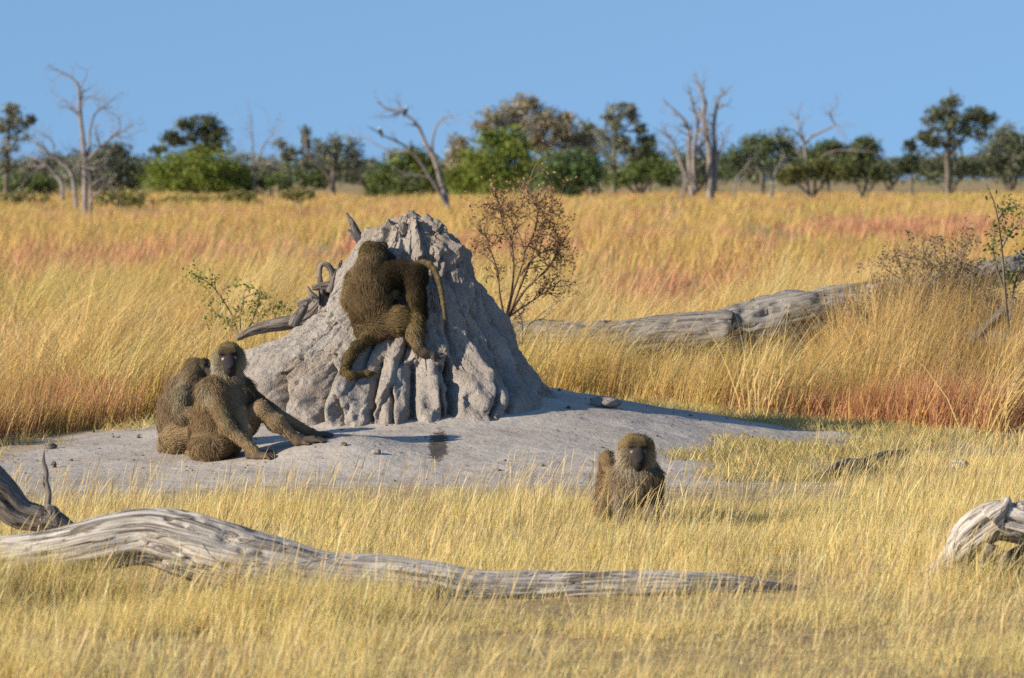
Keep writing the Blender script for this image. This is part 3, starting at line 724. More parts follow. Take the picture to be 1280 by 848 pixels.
OLIVE, DKGREEN, BRIGHT, GREYG, BROWNG, MIDG = (.11, .12, .055), (.07, .09, .045), (.185, .225, .052), (.19, .192, .13), (.27, .235, .155), (.125, .160, .055)
def leaf_cloud(blobs, Y, col, size, dens=1.0, gap=.15, depth=.8):
    """blobs: (px, py, rx, ry) -> leaf clumps spread through each blob's volume"""
    Vs, cs = [], []
    s = Y / F
    for bx, by, rx, ry in blobs:
        c = at(bx, by, Y + rng.normal(0, .35) * rx * s); R = np.array([rx, rx * depth, ry]) * s
        nclump = int(26 * dens * (rx * ry / 200) ** .75) + 8
        # clumps on an uneven shell, leaves spread round each clump
        d = rng.normal(0, 1, (nclump, 3)); d /= np.linalg.norm(d, axis=1)[:, None]
        rad = rng.uniform(.2, 1.32, nclump) ** .7
        cc = c + d * rad[:, None] * R * (1 + .25 * fbm(d[:, 0] * 2 + bx, d[:, 1] * 2, d[:, 2] * 2, 2, 3)[:, None])
        n = int(nclump * 27)
        i = rng.integers(0, nclump, n); cs_ = np.exp(rng.normal(0, .25, nclump)) * min(rx, ry) * s * .21 + size * .4
        P = cc[i] + rng.normal(0, 1, (n, 3)) * cs_[i][:, None] * np.array([1.1, 1, .75])
        keep = fbm(P[:, 0] / size * .35, P[:, 1] / size * .35, P[:, 2] / size * .35, 2, 9) > -.55 + gap
        P = P[keep]; i = i[keep]; n = len(P)
        u = rng.normal(0, 1, (n, 3)); u /= np.linalg.norm(u, axis=1)[:, None]
        v = np.cross(u, rng.normal(0, 1, (n, 3))); v /= np.linalg.norm(v, axis=1)[:, None]
        L = size * rng.uniform(.6, 1.3, (n, 1))
        Vs.append(np.stack([P - u * L * .5, P + v * L * .28, P + u * L * .5, P - v * L * .28], 1))
        tone = np.exp(rng.normal(0, .28, nclump))[i][:, None]
        cs.append(jitter(np.array(col), n, .2, .08) * tone)
    V = np.concatenate(Vs); c = np.concatenate(cs)
    return V.reshape(-1, 3), np.arange(len(V) * 4).reshape(-1, 4), np.repeat(np.clip(c, .01, .8), 4, 0)

def leafy(name, label, cat, Y, col, blobs, limbs=None, dens=1.0, size=None, gap=.15, trunk_r=3.0, group=None, mat=M_TRUNK):
    size = size or .30 * Y / 400
    bx = limbs[0][0][0][0] if limbs else np.average([b[0] for b in blobs], weights=[b[2] * b[3] for b in blobs])
    base = np.array([(bx - 640) / F * Y, Y, 0.0]); base[2] = float(ground_h(base[0], Y))
    t = thing(name, label, cat, base, group)
    if limbs is None:
        py = HZ + CAM_H * F / Y
        big = sorted(blobs, key=lambda b: -b[2] * b[3])[:4]
        limbs = [([(bx + rng.normal(0, 2), py), (bx * .5 + b[0] * .5, py * .4 + b[1] * .6), (b[0], b[1])], trunk_r * .7, .8) for b in big]
    else:
        py = HZ + CAM_H * F / Y
        limbs = [([(limbs[0][0][0][0], max(py, limbs[0][0][0][1]))] + list(limbs[0][0][1:]), *limbs[0][1:])] + list(limbs[1:])
        tips = [p for l in limbs for p in l[0][1:]]
        for b in blobs:
            n = min(tips, key=lambda p: math.hypot(p[0] - b[0], p[1] - b[1]) + (30 if p[1] < b[1] - 2 else 0))
            if math.hypot(n[0] - b[0], n[1] - b[1]) > 3:
                limbs.append(([n, (n[0] * .5 + b[0] * .5 + rng.normal(0, 1.5), n[1] * .5 + b[1] * .5 + 1.5), (b[0], b[1])], 1.1, .5))
    bag = Bag()
    for P, R in limb_paths(Y, limbs, t): bag.add(tube(P, R, n=max(8, 4 * len(P)), k=8))
    bag.build('trunk', mat, t)
    V, q, c = leaf_cloud(blobs, Y, col, size, dens, gap)
    part('crown', V, t, quads=q, mat=M_LEAF, attrs={'col': c}, smooth=False)
    return t

# --- dead trees
dead_tree('dead_tree', 'tallest bare grey tree with a crooked top, standing in the grass at left', 185, [
    ([(106, 277), (106, 232), (105.5, 200), (103, 170), (100.5, 145), (99.6, 122), (98, 108), (91, 99), (82, 93), (73, 88)], 6.0, 1.0),
    ([(113, 270), (113.5, 245), (112, 222), (108, 205)], 3.6, 3.2), ([(104, 172), (98, 146), (90, 133), (80, 125), (73, 121)], 2.2, .6),
    ([(100, 140), (104, 128), (110, 122), (117, 123)], 1.8, .5), ([(107, 200), (111.6, 184), (112, 165), (118, 144), (126, 136), (134, 130), (141, 124)], 3.2, .6),
    ([(108, 203), (117, 192), (130, 180), (143, 170), (155, 163), (167, 157)], 3.4, .5), ([(137, 175), (150, 160), (147, 147), (138, 140), (128, 135)], 1.6, .5),
    ([(125, 184), (120, 160), (133, 152)], 1.6, .4), ([(113, 255), (118, 244), (126, 238), (133, 231)], 2.4, 1.2), ([(106, 225), (116, 215), (128, 209), (134, 200)], 2.6, .6),
    ([(106, 196), (98, 190), (90, 188), (84, 205)], 1.8, .5), ([(143, 170), (158, 172), (170, 166)], 1.3, .4)], twig=1.1, ntw=5)
dead_tree('dead_tree', 'bare grey tree leaning left with wide low limbs, beside the tallest dead tree', 235, [
    ([(96, 250), (92, 228), (86, 212), (74, 202), (66, 196), (57, 188), (48, 182), (40, 176)], 4.5, 1.0), ([(79, 250), (77, 229), (68, 218), (58, 207), (45, 199), (35, 197)], 4.0, .8),
    ([(66, 196), (68, 182), (60, 172), (50, 168)], 1.6, .4), ([(58, 207), (44, 214), (34, 224), (26, 232)], 1.5, .5), ([(88, 216), (98, 208), (101, 200)], 1.6, .5)], twig=1.3, ntw=6)
dead_tree('dead_tree', 'small bare tree with two upright forks between the umbrella tree and the sparse grey tree', 390, [
    ([(318, 246), (317.5, 212), (316, 186), (315, 157)], 3.2, .9), ([(319, 208), (326, 190), (332, 178), (340, 169), (341, 162)], 2.0, .6), ([(317, 214), (305, 206), (296, 190)], 1.5, .5), ([(319, 206), (334, 204), (345, 208)], 1.2, .4)], twig=1.6, ntw=4)
dead_tree('dead_tree', 'bare grey tree leaning left above the mound with two birds perched in it', 215, [
    ([(561, 268), (557, 246), (552, 230), (547, 212), (540, 193), (532, 180), (522, 157), (505, 142), (495, 138), (485, 136), (476, 131), (471, 124)], 5.5, .9),
    ([(559, 256), (549, 240), (538, 222), (527, 205), (517, 192), (505, 182), (492, 175), (480, 170), (467, 163)], 4.4, .9), ([(504, 141), (500, 132), (498, 123)], 1.5, .6),
    ([(502, 141), (490, 145), (477, 147)], 1.3, .5), ([(513, 189), (497, 190), (480, 186), (462, 176), (443, 166)], 2.0, .7), ([(545, 205), (541, 188), (541.5, 172), (546, 157), (553, 148), (561, 145), (572, 149), (583, 156)], 2.6, .5),
    ([(537, 222), (522, 219), (508, 218), (494, 211)], 2.2, .8), ([(550, 224), (546, 200), (540, 190)], 2.6, 1.6)], twig=.8, ntw=3)
dead_tree('dead_tree', 'dense cluster of bare grey upright trunks rising right of the tall slim tree', 300, [
    ([(888, 252), (887.6, 215), (887, 190), (883, 170), (879, 150), (880.5, 128), (876, 112), (872, 101)], 5.5, 1.0), ([(892, 240), (894.6, 205), (893, 175), (892, 160), (894.6, 140), (899, 122), (903, 120)], 4.2, 1.0),
    ([(866, 245), (863.5, 226), (861, 195), (861.5, 172), (858, 155), (845, 140), (837, 132)], 4.4, .9), ([(870, 240), (867, 200), (869, 175), (872, 156), (866, 132), (863, 117)], 3.8, .9),
    ([(861, 230), (853, 209), (848, 196), (843, 182), (836, 172), (831, 163)], 3.2, .7), ([(893, 205), (899, 192), (903, 178), (904, 170)], 1.8, .5), ([(868, 190), (878, 182), (884, 168), (886, 150)], 2.0, .7), ([(848, 196), (840, 190), (833, 183)], 1.3, .5), ([(880, 205), (875, 188), (876, 172)], 2.0, .8), ([(882, 222), (872, 214), (858, 218)], 1.8, .8)], twig=.9, ntw=7, thick=.95)
dead_tree('dead_tree', 'bare grey tree with one long arm raised to the right among bushes', 350, [
    ([(1010, 250), (1008, 215), (1007, 195), (1004, 177), (1000, 163), (998, 152), (997, 142)], 4.0, 1.0), ([(1005, 177), (998, 168), (988, 162), (977, 160)], 2.0, .7), ([(1007, 180), (1014, 171), (1022, 167), (1033, 162), (1043, 156), (1039, 148), (1037, 141), (1046, 133)], 3.0, .8),
    ([(1008, 201), (1000, 192), (989, 178)], 2.2, .9), ([(1016, 205), (1026, 197), (1042, 189), (1062, 188), (1083, 190)], 2.0, .8), ([(1043, 156), (1050, 158)], 1.2, .5)], twig=1.0, ntw=3)
dead_tree('dead_tree', 'low bare grey snag in front of the dark green tree right of the trunk cluster', 330, [
    ([(920, 252), (918, 232), (924, 218), (932, 210), (936, 202)], 2.2, .8), ([(963, 252), (966, 228), (972, 210), (978, 200)], 3.6, 1.0), ([(966, 226), (955, 212), (944, 204)], 1.8, .6), ([(852, 250), (855, 232), (854, 215)], 2.6, 1.2)], twig=.7, ntw=3)

# --- leafy trees, left to right
leafy('slender_tree', 'slender sparse tree with thin grey green foliage at the left edge of the photo', 'tree', 330, GREYG,
      [(17, 138, 9, 9), (3, 160, 9, 10), (21, 156, 11, 7), (35, 153, 7, 6), (8, 183, 12, 9), (3, 203, 8, 10), (24, 172, 9, 6), (14, 150, 7, 7)], [([(7, 250), (8, 220), (9, 190), (12, 160), (16, 138)], 3.6, 1.0)], dens=.55, gap=.35)
leafy('green_bush', 'low bright green bush at the foot of the slender sparse tree', 'bush', 370, MIDG, [(35, 228, 22, 14), (15, 234, 18, 10), (52, 233, 16, 11)], dens=1.1)
leafy('dark_tree', 'broad dark grey green tree behind the tallest dead tree', 'tree', 400, (.125, .138, .095), [(128, 205, 30, 16), (148, 190, 18, 10), (158, 212, 18, 18), (118, 222, 30, 16), (165, 228, 14, 13), (140, 225, 24, 18)], dens=1.2, gap=.1)
leafy('hazy_tree', 'pale grey green tree behind the leaning dead tree at far left', 'tree', 520, (.155, .165, .13), [(60, 208, 26, 14), (85, 205, 20, 12), (40, 215, 18, 10), (75, 222, 28, 12)], dens=.9)  # leaf colour greyed to stand for haze
leafy('umbrella_tree', 'flat topped umbrella tree rising out of the bright green bush', 'tree', 430, (.100, .112, .062),
      [(250, 150, 20, 6), (232, 155, 13, 6), (270, 158, 14, 9), (262, 170, 14, 8), (211, 170, 10, 7), (221, 178, 9, 6), (252, 165, 11, 6), (284, 187, 9, 4), (198, 187, 8, 5), (266, 185, 14, 8), (240, 172, 6, 5), (275, 175, 9, 8), (250, 190, 14, 8)],
      [([(252, 245), (254, 215), (255, 190), (256, 172), (254, 156)], 3.4, 1.2), ([(255, 188), (245, 180), (235, 172), (222, 172)], 1.6, .8), ([(255, 192), (266, 176), (268, 162)], 1.6, .7)], dens=.85, gap=.25)
leafy('green_bush', 'big rounded bright green bush below the umbrella tree', 'bush', 390, BRIGHT, [(222, 216, 36, 20), (258, 208, 30, 18), (203, 222, 20, 17), (285, 216, 28, 18), (245, 226, 45, 16), (238, 200, 18, 9), (272, 224, 30, 16)], dens=1.3, gap=.05)
leafy('dark_bush', 'dark olive bush at the right end of the bright green bush', 'bush', 395, (.095, .115, .050), [(300, 225, 22, 17), (318, 232, 14, 11), (288, 234, 16, 10)], dens=1.1)
leafy('sparse_tree', 'sparse grey green tree with a forked pale trunk left of the mound top', 'tree', 400, GREYG,
      [(420, 177, 17, 9), (438, 185, 13, 9), (402, 184, 13, 8), (366, 189, 14, 6), (350, 182, 7, 5), (444, 200, 11, 10), (430, 207, 14, 12), (356, 196, 7, 4), (412, 196, 10, 9), (384, 178, 7, 5), (382, 165, 4, 5)],
      [([(416, 250), (416, 225), (419, 205), (423, 188), (426, 176)], 4.0, 1.4), ([(415, 226), (404, 212), (391, 200), (384, 186), (382, 170), (381, 162)], 3.0, 1.0), ([(391, 200), (376, 192), (360, 188)], 1.4, .7)], dens=.6, gap=.3)
leafy('green_bush', 'low olive bush left of the sparse grey green tree', 'bush', 400, MIDG, [(362, 222, 22, 9), (345, 228, 16, 8), (395, 226, 16, 9)], dens=.9)
leafy('small_tree', 'small dark sparse tree beside the bare tree with two upright forks', 'tree', 420, GREYG, [(337, 204, 9, 6), (345, 212, 10, 6), (330, 216, 9, 6)], dens=.7)
leafy('hazy_tree', 'hazy blue green trees far behind the sparse grey green tree', 'tree', 600, (.15, .17, .125), [(455, 213, 24, 12), (470, 220, 20, 9), (448, 222, 20, 9)], dens=1)  # distance haze painted into the leaves
leafy('green_bush', 'round dark green bush left of the dead tree with the birds', 'bush', 380, MIDG, [(490, 225, 24, 19), (475, 234, 18, 12), (508, 232, 18, 14), (495, 208, 16, 9)], dens=1.2, gap=.05)
leafy('green_bush', 'bright green bush behind the fork of the dead tree with the birds', 'bush', 400, (.115, .145, .035), [(510, 195, 20, 12), (525, 205, 18, 16), (530, 222, 24, 18), (548, 232, 20, 12)], dens=1.1, gap=.1)
leafy('brown_tree', 'small brownish grey tree right of the dead tree with the birds', 'tree', 460, BROWNG, [(574, 180, 12, 11), (580, 195, 14, 14), (568, 205, 12, 14)], dens=.9)
leafy('big_tree', 'largest brownish grey tree with a domed crown behind the bright green bush', 'tree', 430, BROWNG,
      [(650, 136, 24, 13), (614, 150, 19, 11), (640, 153, 20, 12), (686, 148, 18, 12), (670, 158, 20, 14), (702, 165, 20, 16), (720, 182, 18, 16), (690, 185, 26, 18), (668, 180, 20, 16), (660, 128, 12, 7), (706, 148, 10, 6), (604, 160, 10, 6)],
      [([(662, 245), (660, 210), (656, 180), (652, 150)], 5.5, 2.0), ([(658, 190), (640, 172), (625, 160)], 2.4, 1.2), ([(657, 185), (678, 170), (690, 158)], 2.6, 1.2), ([(660, 205), (690, 195), (712, 180)], 2.6, 1.2)], dens=1.0, gap=.2)
leafy('green_bush', 'tall bright yellow green bush in front of the largest tree', 'bush', 375, BRIGHT, [(620, 188, 24, 17), (600, 205, 26, 20), (640, 188, 20, 15), (655, 208, 24, 20), (580, 222, 20, 17), (625, 225, 40, 17), (640, 172, 12, 10), (612, 172, 12, 9), (595, 235, 30, 12)], dens=1.35, gap=.05)
leafy('green_bush', 'dark green bush right of the tall yellow green bush', 'bush', 370, (.115, .165, .065), [(705, 208, 28, 19), (725, 214, 22, 19), (690, 225, 26, 15), (740, 210, 12, 14), (716, 230, 28, 12)], dens=1.3, gap=.05)
leafy('small_tree', 'small grey green tree between the largest tree and the tall slim tree', 'tree', 440, GREYG, [(736, 158, 11, 8), (728, 172, 13, 8), (745, 176, 12, 10), (736, 190, 14, 10)], [([(740, 245), (738, 215), (736, 190), (737, 165)], 2.4, .9)], dens=.8, gap=.25)
leafy('slim_tree', 'tall slim tree with a pale straight trunk and an open round crown', 'tree', 400, GREYG,
      [(775, 137, 15, 7), (790, 145, 9, 7), (760, 150, 9, 8), (775, 153, 18, 9), (796, 160, 7, 5), (758, 168, 13, 9), (782, 175, 14, 8), (770, 185, 16, 8), (801, 163, 5, 4), (790, 190, 10, 7), (765, 200, 12, 8)],
      [([(767, 248), (768, 215), (768, 190), (770, 165), (772, 142)], 3.8, 1.2), ([(769, 178), (780, 164), (790, 150)], 1.6, .7), ([(769, 180), (760, 168), (758, 154)], 1.5, .7)], dens=.65, gap=.32)
leafy('small_tree', 'small tree with a flat dark top just right of the tall slim tree', 'tree', 400, (.078, .095, .045), [(812, 176, 11, 6), (806, 190, 14, 8), (802, 205, 18, 12), (818, 200, 8, 8)], [([(812, 248), (812, 215), (811, 192), (812, 178)], 2.2, .8)], dens=.95)
leafy('green_bush', 'low mid green bush under the tall slim tree', 'bush', 385, MIDG, [(788, 218, 20, 9), (806, 215, 20, 12), (824, 210, 18, 12), (770, 225, 16, 8)], dens=1)
leafy('green_bush', 'dark green bush behind the cluster of dead trunks', 'bush', 420, (.095, .125, .058), [(850, 208, 18, 16), (875, 212, 22, 16), (902, 208, 16, 13), (835, 222, 18, 10)], dens=1)
leafy('dark_tree', 'dark green spreading tree right of the cluster of dead trunks', 'tree', 410, (.115, .145, .075), [(945, 180, 17, 10), (970, 178, 20, 12), (930, 192, 15, 11), (960, 192, 22, 10), (914, 205, 13, 14), (985, 192, 12, 12), (945, 206, 24, 10)], [([(952, 248), (953, 220), (955, 200), (958, 184)], 3.4, 1.4)], dens=1.1, gap=.12)
leafy('green_tree', 'mid green tree with a rounded top behind the long dead arm', 'tree', 430, (.115, .145, .065), [(1040, 184, 18, 9), (1025, 194, 20, 10), (1055, 190, 16, 9), (1012, 198, 16, 12), (1040, 202, 30, 10)], dens=1.1)
leafy('green_tree', 'small green tree with a flat head at the right end of the dead arm', 'tree', 420, (.11, .14, .062), [(1080, 178, 14, 7), (1088, 188, 10, 9), (1072, 190, 12, 9), (1084, 204, 16, 12)], [([(1082, 246), (1081, 215), (1081, 195), (1081, 182)], 2.4, 1.0)], dens=1.0)
leafy('olive_bush', 'low olive bush at the base of the dead tree with the raised arm', 'bush', 340, (.115, .120, .045), [(1000, 216, 18, 10), (1022, 210, 18, 12), (1042, 214, 20, 11), (985, 222, 14, 8)], dens=1.1)
leafy('olive_bush', 'darker olive bush right of the low olive bush', 'bush', 345, (.085, .095, .045), [(1062, 214, 20, 11), (1085, 214, 18, 10), (1105, 218, 16, 8)], dens=1.1)
leafy('big_tree', 'tall open crowned tree standing highest on the right of the skyline', 'tree', 385, (.125, .135, .075),
      [(1187, 128, 14, 7), (1180, 139, 16, 9), (1168, 150, 16, 8), (1198, 150, 14, 7), (1221, 142, 16, 7), (1229, 152, 12, 9), (1174, 164, 18, 8), (1204, 164, 14, 7), (1155, 170, 9, 5), (1223, 167, 10, 7), (1183, 178, 16, 7), (1238, 146, 8, 6), (1165, 178, 8, 6)],
      [([(1185, 248), (1185, 215), (1184, 190), (1186, 165), (1188, 140), (1189, 118), (1188, 110)], 4.4, .6), ([(1185, 196), (1198, 180), (1212, 164), (1222, 148)], 2.6, 1.0), ([(1185, 190), (1175, 174), (1168, 158)], 2.0, .8), ([(1186, 205), (1168, 190), (1156, 172)], 1.6, .7), ([(1200, 178), (1203, 200), (1202, 225)], 1.2, .9)], dens=.75, gap=.25)
leafy('slender_tree', 'slender dark sapling just left of the tall open crowned tree', 'tree', 385, (.065, .080, .045), [(1137, 183, 6, 9), (1139, 200, 8, 10), (1133, 210, 9, 9)], [([(1140, 248), (1139, 215), (1136, 190), (1133, 176)], 1.8, .6)], dens=.8)
leafy('dark_tree', 'rounded grey green tree at the right edge of the skyline', 'tree', 430, (.135, .145, .095), [(1260, 170, 18, 11), (1246, 186, 20, 16), (1270, 186, 18, 14), (1250, 206, 32, 14), (1290, 195, 22, 20), (1232, 205, 16, 14)], dens=1.15, gap=.1)
leafy('grey_bush', 'low grey green bush under the tall open crowned tree', 'bush', 400, (.13, .145, .085), [(1212, 210, 22, 10), (1180, 213, 22, 9), (1155, 212, 20, 10), (1195, 205, 14, 9)], dens=1.0)
leafy('hazy_tree', 'hazy grey green trees in the gap left of the slender dark sapling', 'tree', 600, (.155, .175, .135), [(1110, 206, 26, 9), (1138, 208, 24, 9), (1090, 208, 20, 9)], dens=1.0)  # leaves tinted pale grey for the haze
for i, (px, py, rx, ry, lab) in enumerate([(25, 250, 40, 8, 'pale olive brush in the grass at the far left edge'), (150, 248, 36, 9, 'pale olive brush in the grass right of the tallest dead tree'), (230, 252, 44, 8, 'wide pale olive brush in front of the big bright green bush'),
                                          (300, 248, 26, 9, 'pale olive brush in front of the dark olive bush'), (372, 243, 22, 6, 'small olive brush below the sparse grey green tree')]):
    leafy('brush', lab, 'brush', 255, (.235, .215, .085), [(px, py, rx * .5, ry), (px - rx * .5, py + 1, rx * .4, ry * .8), (px + rx * .5, py + 1, rx * .4, ry * .8)], dens=.9, size=.2, gap=.2, group='olive brush in the far grass')

# far woods closing the gaps along the horizon, haze mixed into their leaf colour
far = []
for px in np.arange(-420, 1720, 17):
    Y = rng.uniform(470, 640); top = rng.uniform(193, 213)
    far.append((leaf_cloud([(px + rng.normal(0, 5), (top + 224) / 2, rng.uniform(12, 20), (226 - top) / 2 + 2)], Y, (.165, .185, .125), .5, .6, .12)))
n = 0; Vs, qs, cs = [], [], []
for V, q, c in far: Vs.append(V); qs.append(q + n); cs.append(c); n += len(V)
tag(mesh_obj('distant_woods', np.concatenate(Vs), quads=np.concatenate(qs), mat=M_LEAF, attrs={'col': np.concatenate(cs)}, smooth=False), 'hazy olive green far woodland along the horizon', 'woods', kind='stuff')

# --- shrubs near the mound
def shrub(name, label, Y, base_px, stems, twigL, leaf_n, leaf_c, leaf_s, mat, r0=2.2, depth=2, ntw=4, cat='shrub'):
    b0 = at(base_px[0], base_px[1], Y); g = float(ground_h(b0[0], Y)); base = np.array([b0[0], Y, min(g, b0[2])])
    t = thing(name, label, cat, base); b = Bag(); tips = []
    for pts in stems:
        oy = 0; P = []; dr = rng.normal(0, .25)
        for i, (px, py) in enumerate(pts):
            if i: oy += dr * math.hypot(px - pts[i - 1][0], py - pts[i - 1][1]) * Y / F
            P.append(at(px, py, Y + oy))
        P = np.array(P); R = np.linspace(r0, .5, len(P)) * Y / F
        b.add(tube(P, R, n=5 * len(P), k=7))
        C = catmull(P, 40); tips.append(C[12:])
        for _ in range(ntw):
            j = rng.integers(12, 39); d = C[j] - C[j - 1]; d = d / np.linalg.norm(d) + rng.normal(0, .6, 3)
            b0_ = b.n; grow_twigs(b, C[j], d, .75 * Y / F, twigL * rng.uniform(.5, 1.2), depth, 4)
            for v in b.V[-3:]: tips.append(v[-8:])
    b.build('stem', mat, t)
    if leaf_n:
        pts = np.concatenate(tips); P = pts[rng.integers(0, len(pts), leaf_n)] + rng.normal(0, leaf_s * .9, (leaf_n, 3))
        u = rng.normal(0, 1, (leaf_n, 3)); u /= np.linalg.norm(u, axis=1)[:, None]; v = np.cross(u, rng.normal(0, 1, (leaf_n, 3))); v /= np.linalg.norm(v, axis=1)[:, None]
        L = leaf_s * rng.uniform(.6, 1.3, (leaf_n, 1)); V = np.stack([P - u * L * .5, P + v * L * .28, P + u * L * .5, P - v * L * .28], 1)
        part('leaves', V.reshape(-1, 3), t, quads=np.arange(leaf_n * 4).reshape(-1, 4), mat=M_LEAF, attrs={'col': np.repeat(jitter(np.array(leaf_c), leaf_n, .2, .1), 4, 0)}, smooth=False)
    return t
M_TWIG = wood_mat('reddish_twigs', (.24, .15, .10), (.15, .095, .07), (.07, .045, .035), .6)
M_GTWIG = wood_mat('grey_dry_twigs', (.30, .25, .20), (.20, .165, .13), (.10, .08, .06), .6)
shrub('bare_shrub', 'open twiggy shrub with a few small leaves behind the right flank of the mound', 32.6, (632, 405),
      [[(632, 405), (640, 370), (650, 340), (655, 315), (645, 285), (628, 262), (612, 250)], [(634, 400), (650, 360), (662, 330), (672, 300), (684, 270), (692, 248)], [(632, 402), (640, 362), (642, 330), (640, 300), (648, 270), (656, 240), (664, 222)],
       [(634, 400), (655, 365), (675, 345), (692, 325), (702, 300)], [(632, 404), (625, 370), (622, 340), (612, 310), (604, 285)], [(650, 345), (668, 322), (690, 312), (700, 318)], [(634, 398), (648, 388), (672, 372), (700, 352)], [(640, 300), (628, 280), (625, 258), (618, 240)], [(655, 315), (668, 290), (672, 265), (668, 245)]],
      .16, 2600, (.27, .175, .085), .026, M_TWIG, r0=1.6, depth=2, ntw=13)
shrub('green_sprig', 'upright green leafy sprig at the right edge above the fallen trunk', 33.0, (1262, 420), [[(1262, 420), (1258, 380), (1254, 330), (1250, 290), (1243, 255), (1232, 228)], [(1252, 310), (1262, 292), (1272, 284)], [(1247, 275), (1256, 262), (1264, 258)], [(1262, 400), (1270, 350), (1280, 320)], [(1258, 370), (1245, 330), (1240, 300)]],
      .10, 420, (.115, .135, .035), .035, M_GTWIG, r0=1.8, depth=1, ntw=4)
shrub('dry_bush', 'grey brown dry bush tangled over the fallen trunk at right', 35.5, (1172, 420), [[(1172, 425), (1160, 390), (1140, 355), (1125, 335)], [(1174, 425), (1170, 380), (1165, 340), (1152, 318)], [(1176, 425), (1185, 380), (1195, 345), (1205, 325)], [(1178, 425), (1200, 395), (1220, 365), (1230, 345)], [(1170, 425), (1145, 400), (1128, 380)], [(1175, 420), (1178, 370), (1182, 330)]],
      .25, 4200, (.215, .165, .105), .026, M_GTWIG, r0=1.8, depth=2, ntw=16)
shrub('tumble_bush', 'low grey brown dry bush in the gap between the shrub and fallen trunk', 34.0, (655, 425), [[(650, 430), (640, 405), (655, 390)], [(652, 430), (662, 405), (680, 398)], [(652, 430), (652, 400), (645, 385)]], .16, 160, (.30, .24, .14), .016, M_GTWIG, r0=1.4, depth=2, ntw=5)
shrub('green_weed', 'low green leafy weed in the golden grass left of the mound', 32.6, (305, 425), [[(300, 425), (290, 395), (275, 370), (262, 355), (248, 346)], [(302, 425), (300, 395), (305, 372)], [(304, 425), (318, 395), (325, 372)], [(303, 425), (322, 402), (338, 385)], [(300, 425), (282, 400), (270, 392)]],
      .12, 700, (.13, .18, .04), .028, M_GTWIG, r0=1.2, depth=1, ntw=4, cat='weed')
shrub('dry_bush', 'smaller brown dry bush growing beside the stub of the fallen trunk', 35.2, (1110, 430), [[(1110, 430), (1105, 400), (1098, 370)], [(1112, 430), (1118, 395), (1122, 365)], [(1110, 430), (1130, 405), (1142, 385)], [(1108, 430), (1092, 408), (1085, 392)], [(1111, 428), (1112, 390), (1108, 356)]],
      .20, 2200, (.25, .185, .105), .022, M_GTWIG, r0=1.5, depth=2, ntw=10)
shrub('dry_bush', 'grey dry bush at the right edge under the green sprig', 34.6, (1255, 425), [[(1255, 430), (1245, 400), (1235, 375)], [(1258, 430), (1262, 395), (1258, 360)], [(1258, 430), (1275, 400), (1290, 380)], [(1252, 430), (1228, 405), (1215, 392)]],
      .20, 1800, (.235, .18, .11), .022, M_GTWIG, r0=1.5, depth=2, ntw=10)
# ------------------------------------------------------------------ baboons: one continuous skin grown round tapered limbs, with fur on it
def surface_nets(D, org, h):
    s = D < 0
    c = np.zeros(tuple(n - 1 for n in D.shape), np.int8)
    cor = [(a, b, d) for a in (0, 1) for b in (0, 1) for d in (0, 1)]
    sh = lambda A, a, b, d: A[a:A.shape[0] - 1 + a, b:A.shape[1] - 1 + b, d:A.shape[2] - 1 + d]
    for o in cor: c += sh(s, *o)
    act = (c > 0) & (c < 8); idx = np.argwhere(act)
    ids = np.full(act.shape, -1, np.int64); ids[act] = np.arange(len(idx))
    vals = np.stack([sh(D, *o)[act] for o in cor], -1)
    cp = np.array(cor, float); acc = np.zeros((len(idx), 3)); cnt = np.zeros(len(idx))
    for i in range(8):
        for j in range(i + 1, 8):
            if np.abs(cp[i] - cp[j]).sum() != 1: continue
            a, b = vals[:, i], vals[:, j]; x = (a < 0) != (b < 0)
            t = np.where(x, a / np.where(x, a - b, 1), 0)
            acc += np.where(x[:, None], cp[i] + t[:, None] * (cp[j] - cp[i]), 0); cnt += x
    V = org + h * (idx + acc / cnt[:, None])
    Q = []
    for ax in range(3):
        o1, o2 = [a for a in range(3) if a != ax]
        lo = [slice(1, -1)] * 3; lo[ax] = slice(0, -1); hi = list(lo); hi[ax] = slice(1, None)
        A, B = s[tuple(lo)], s[tuple(hi)]
        for flip, X in ((0, A & ~B), (1, ~A & B)):
            e = np.argwhere(X); e[:, o1] += 1; e[:, o2] += 1
            if not len(e): continue
            q = []
            for d1, d2 in ((-1, -1), (0, -1), (0, 0), (-1, 0)):
                k = e.copy(); k[:, o1] += d1; k[:, o2] += d2; q.append(ids[k[:, 0], k[:, 1], k[:, 2]])
            q = np.stack(q, -1)
            if flip ^ (ax == 1): q = q[:, ::-1]
            Q.append(q)
    return V, np.concatenate(Q)

def unit(v): v = np.asarray(v, float); return v / (np.linalg.norm(v) + 1e-12)

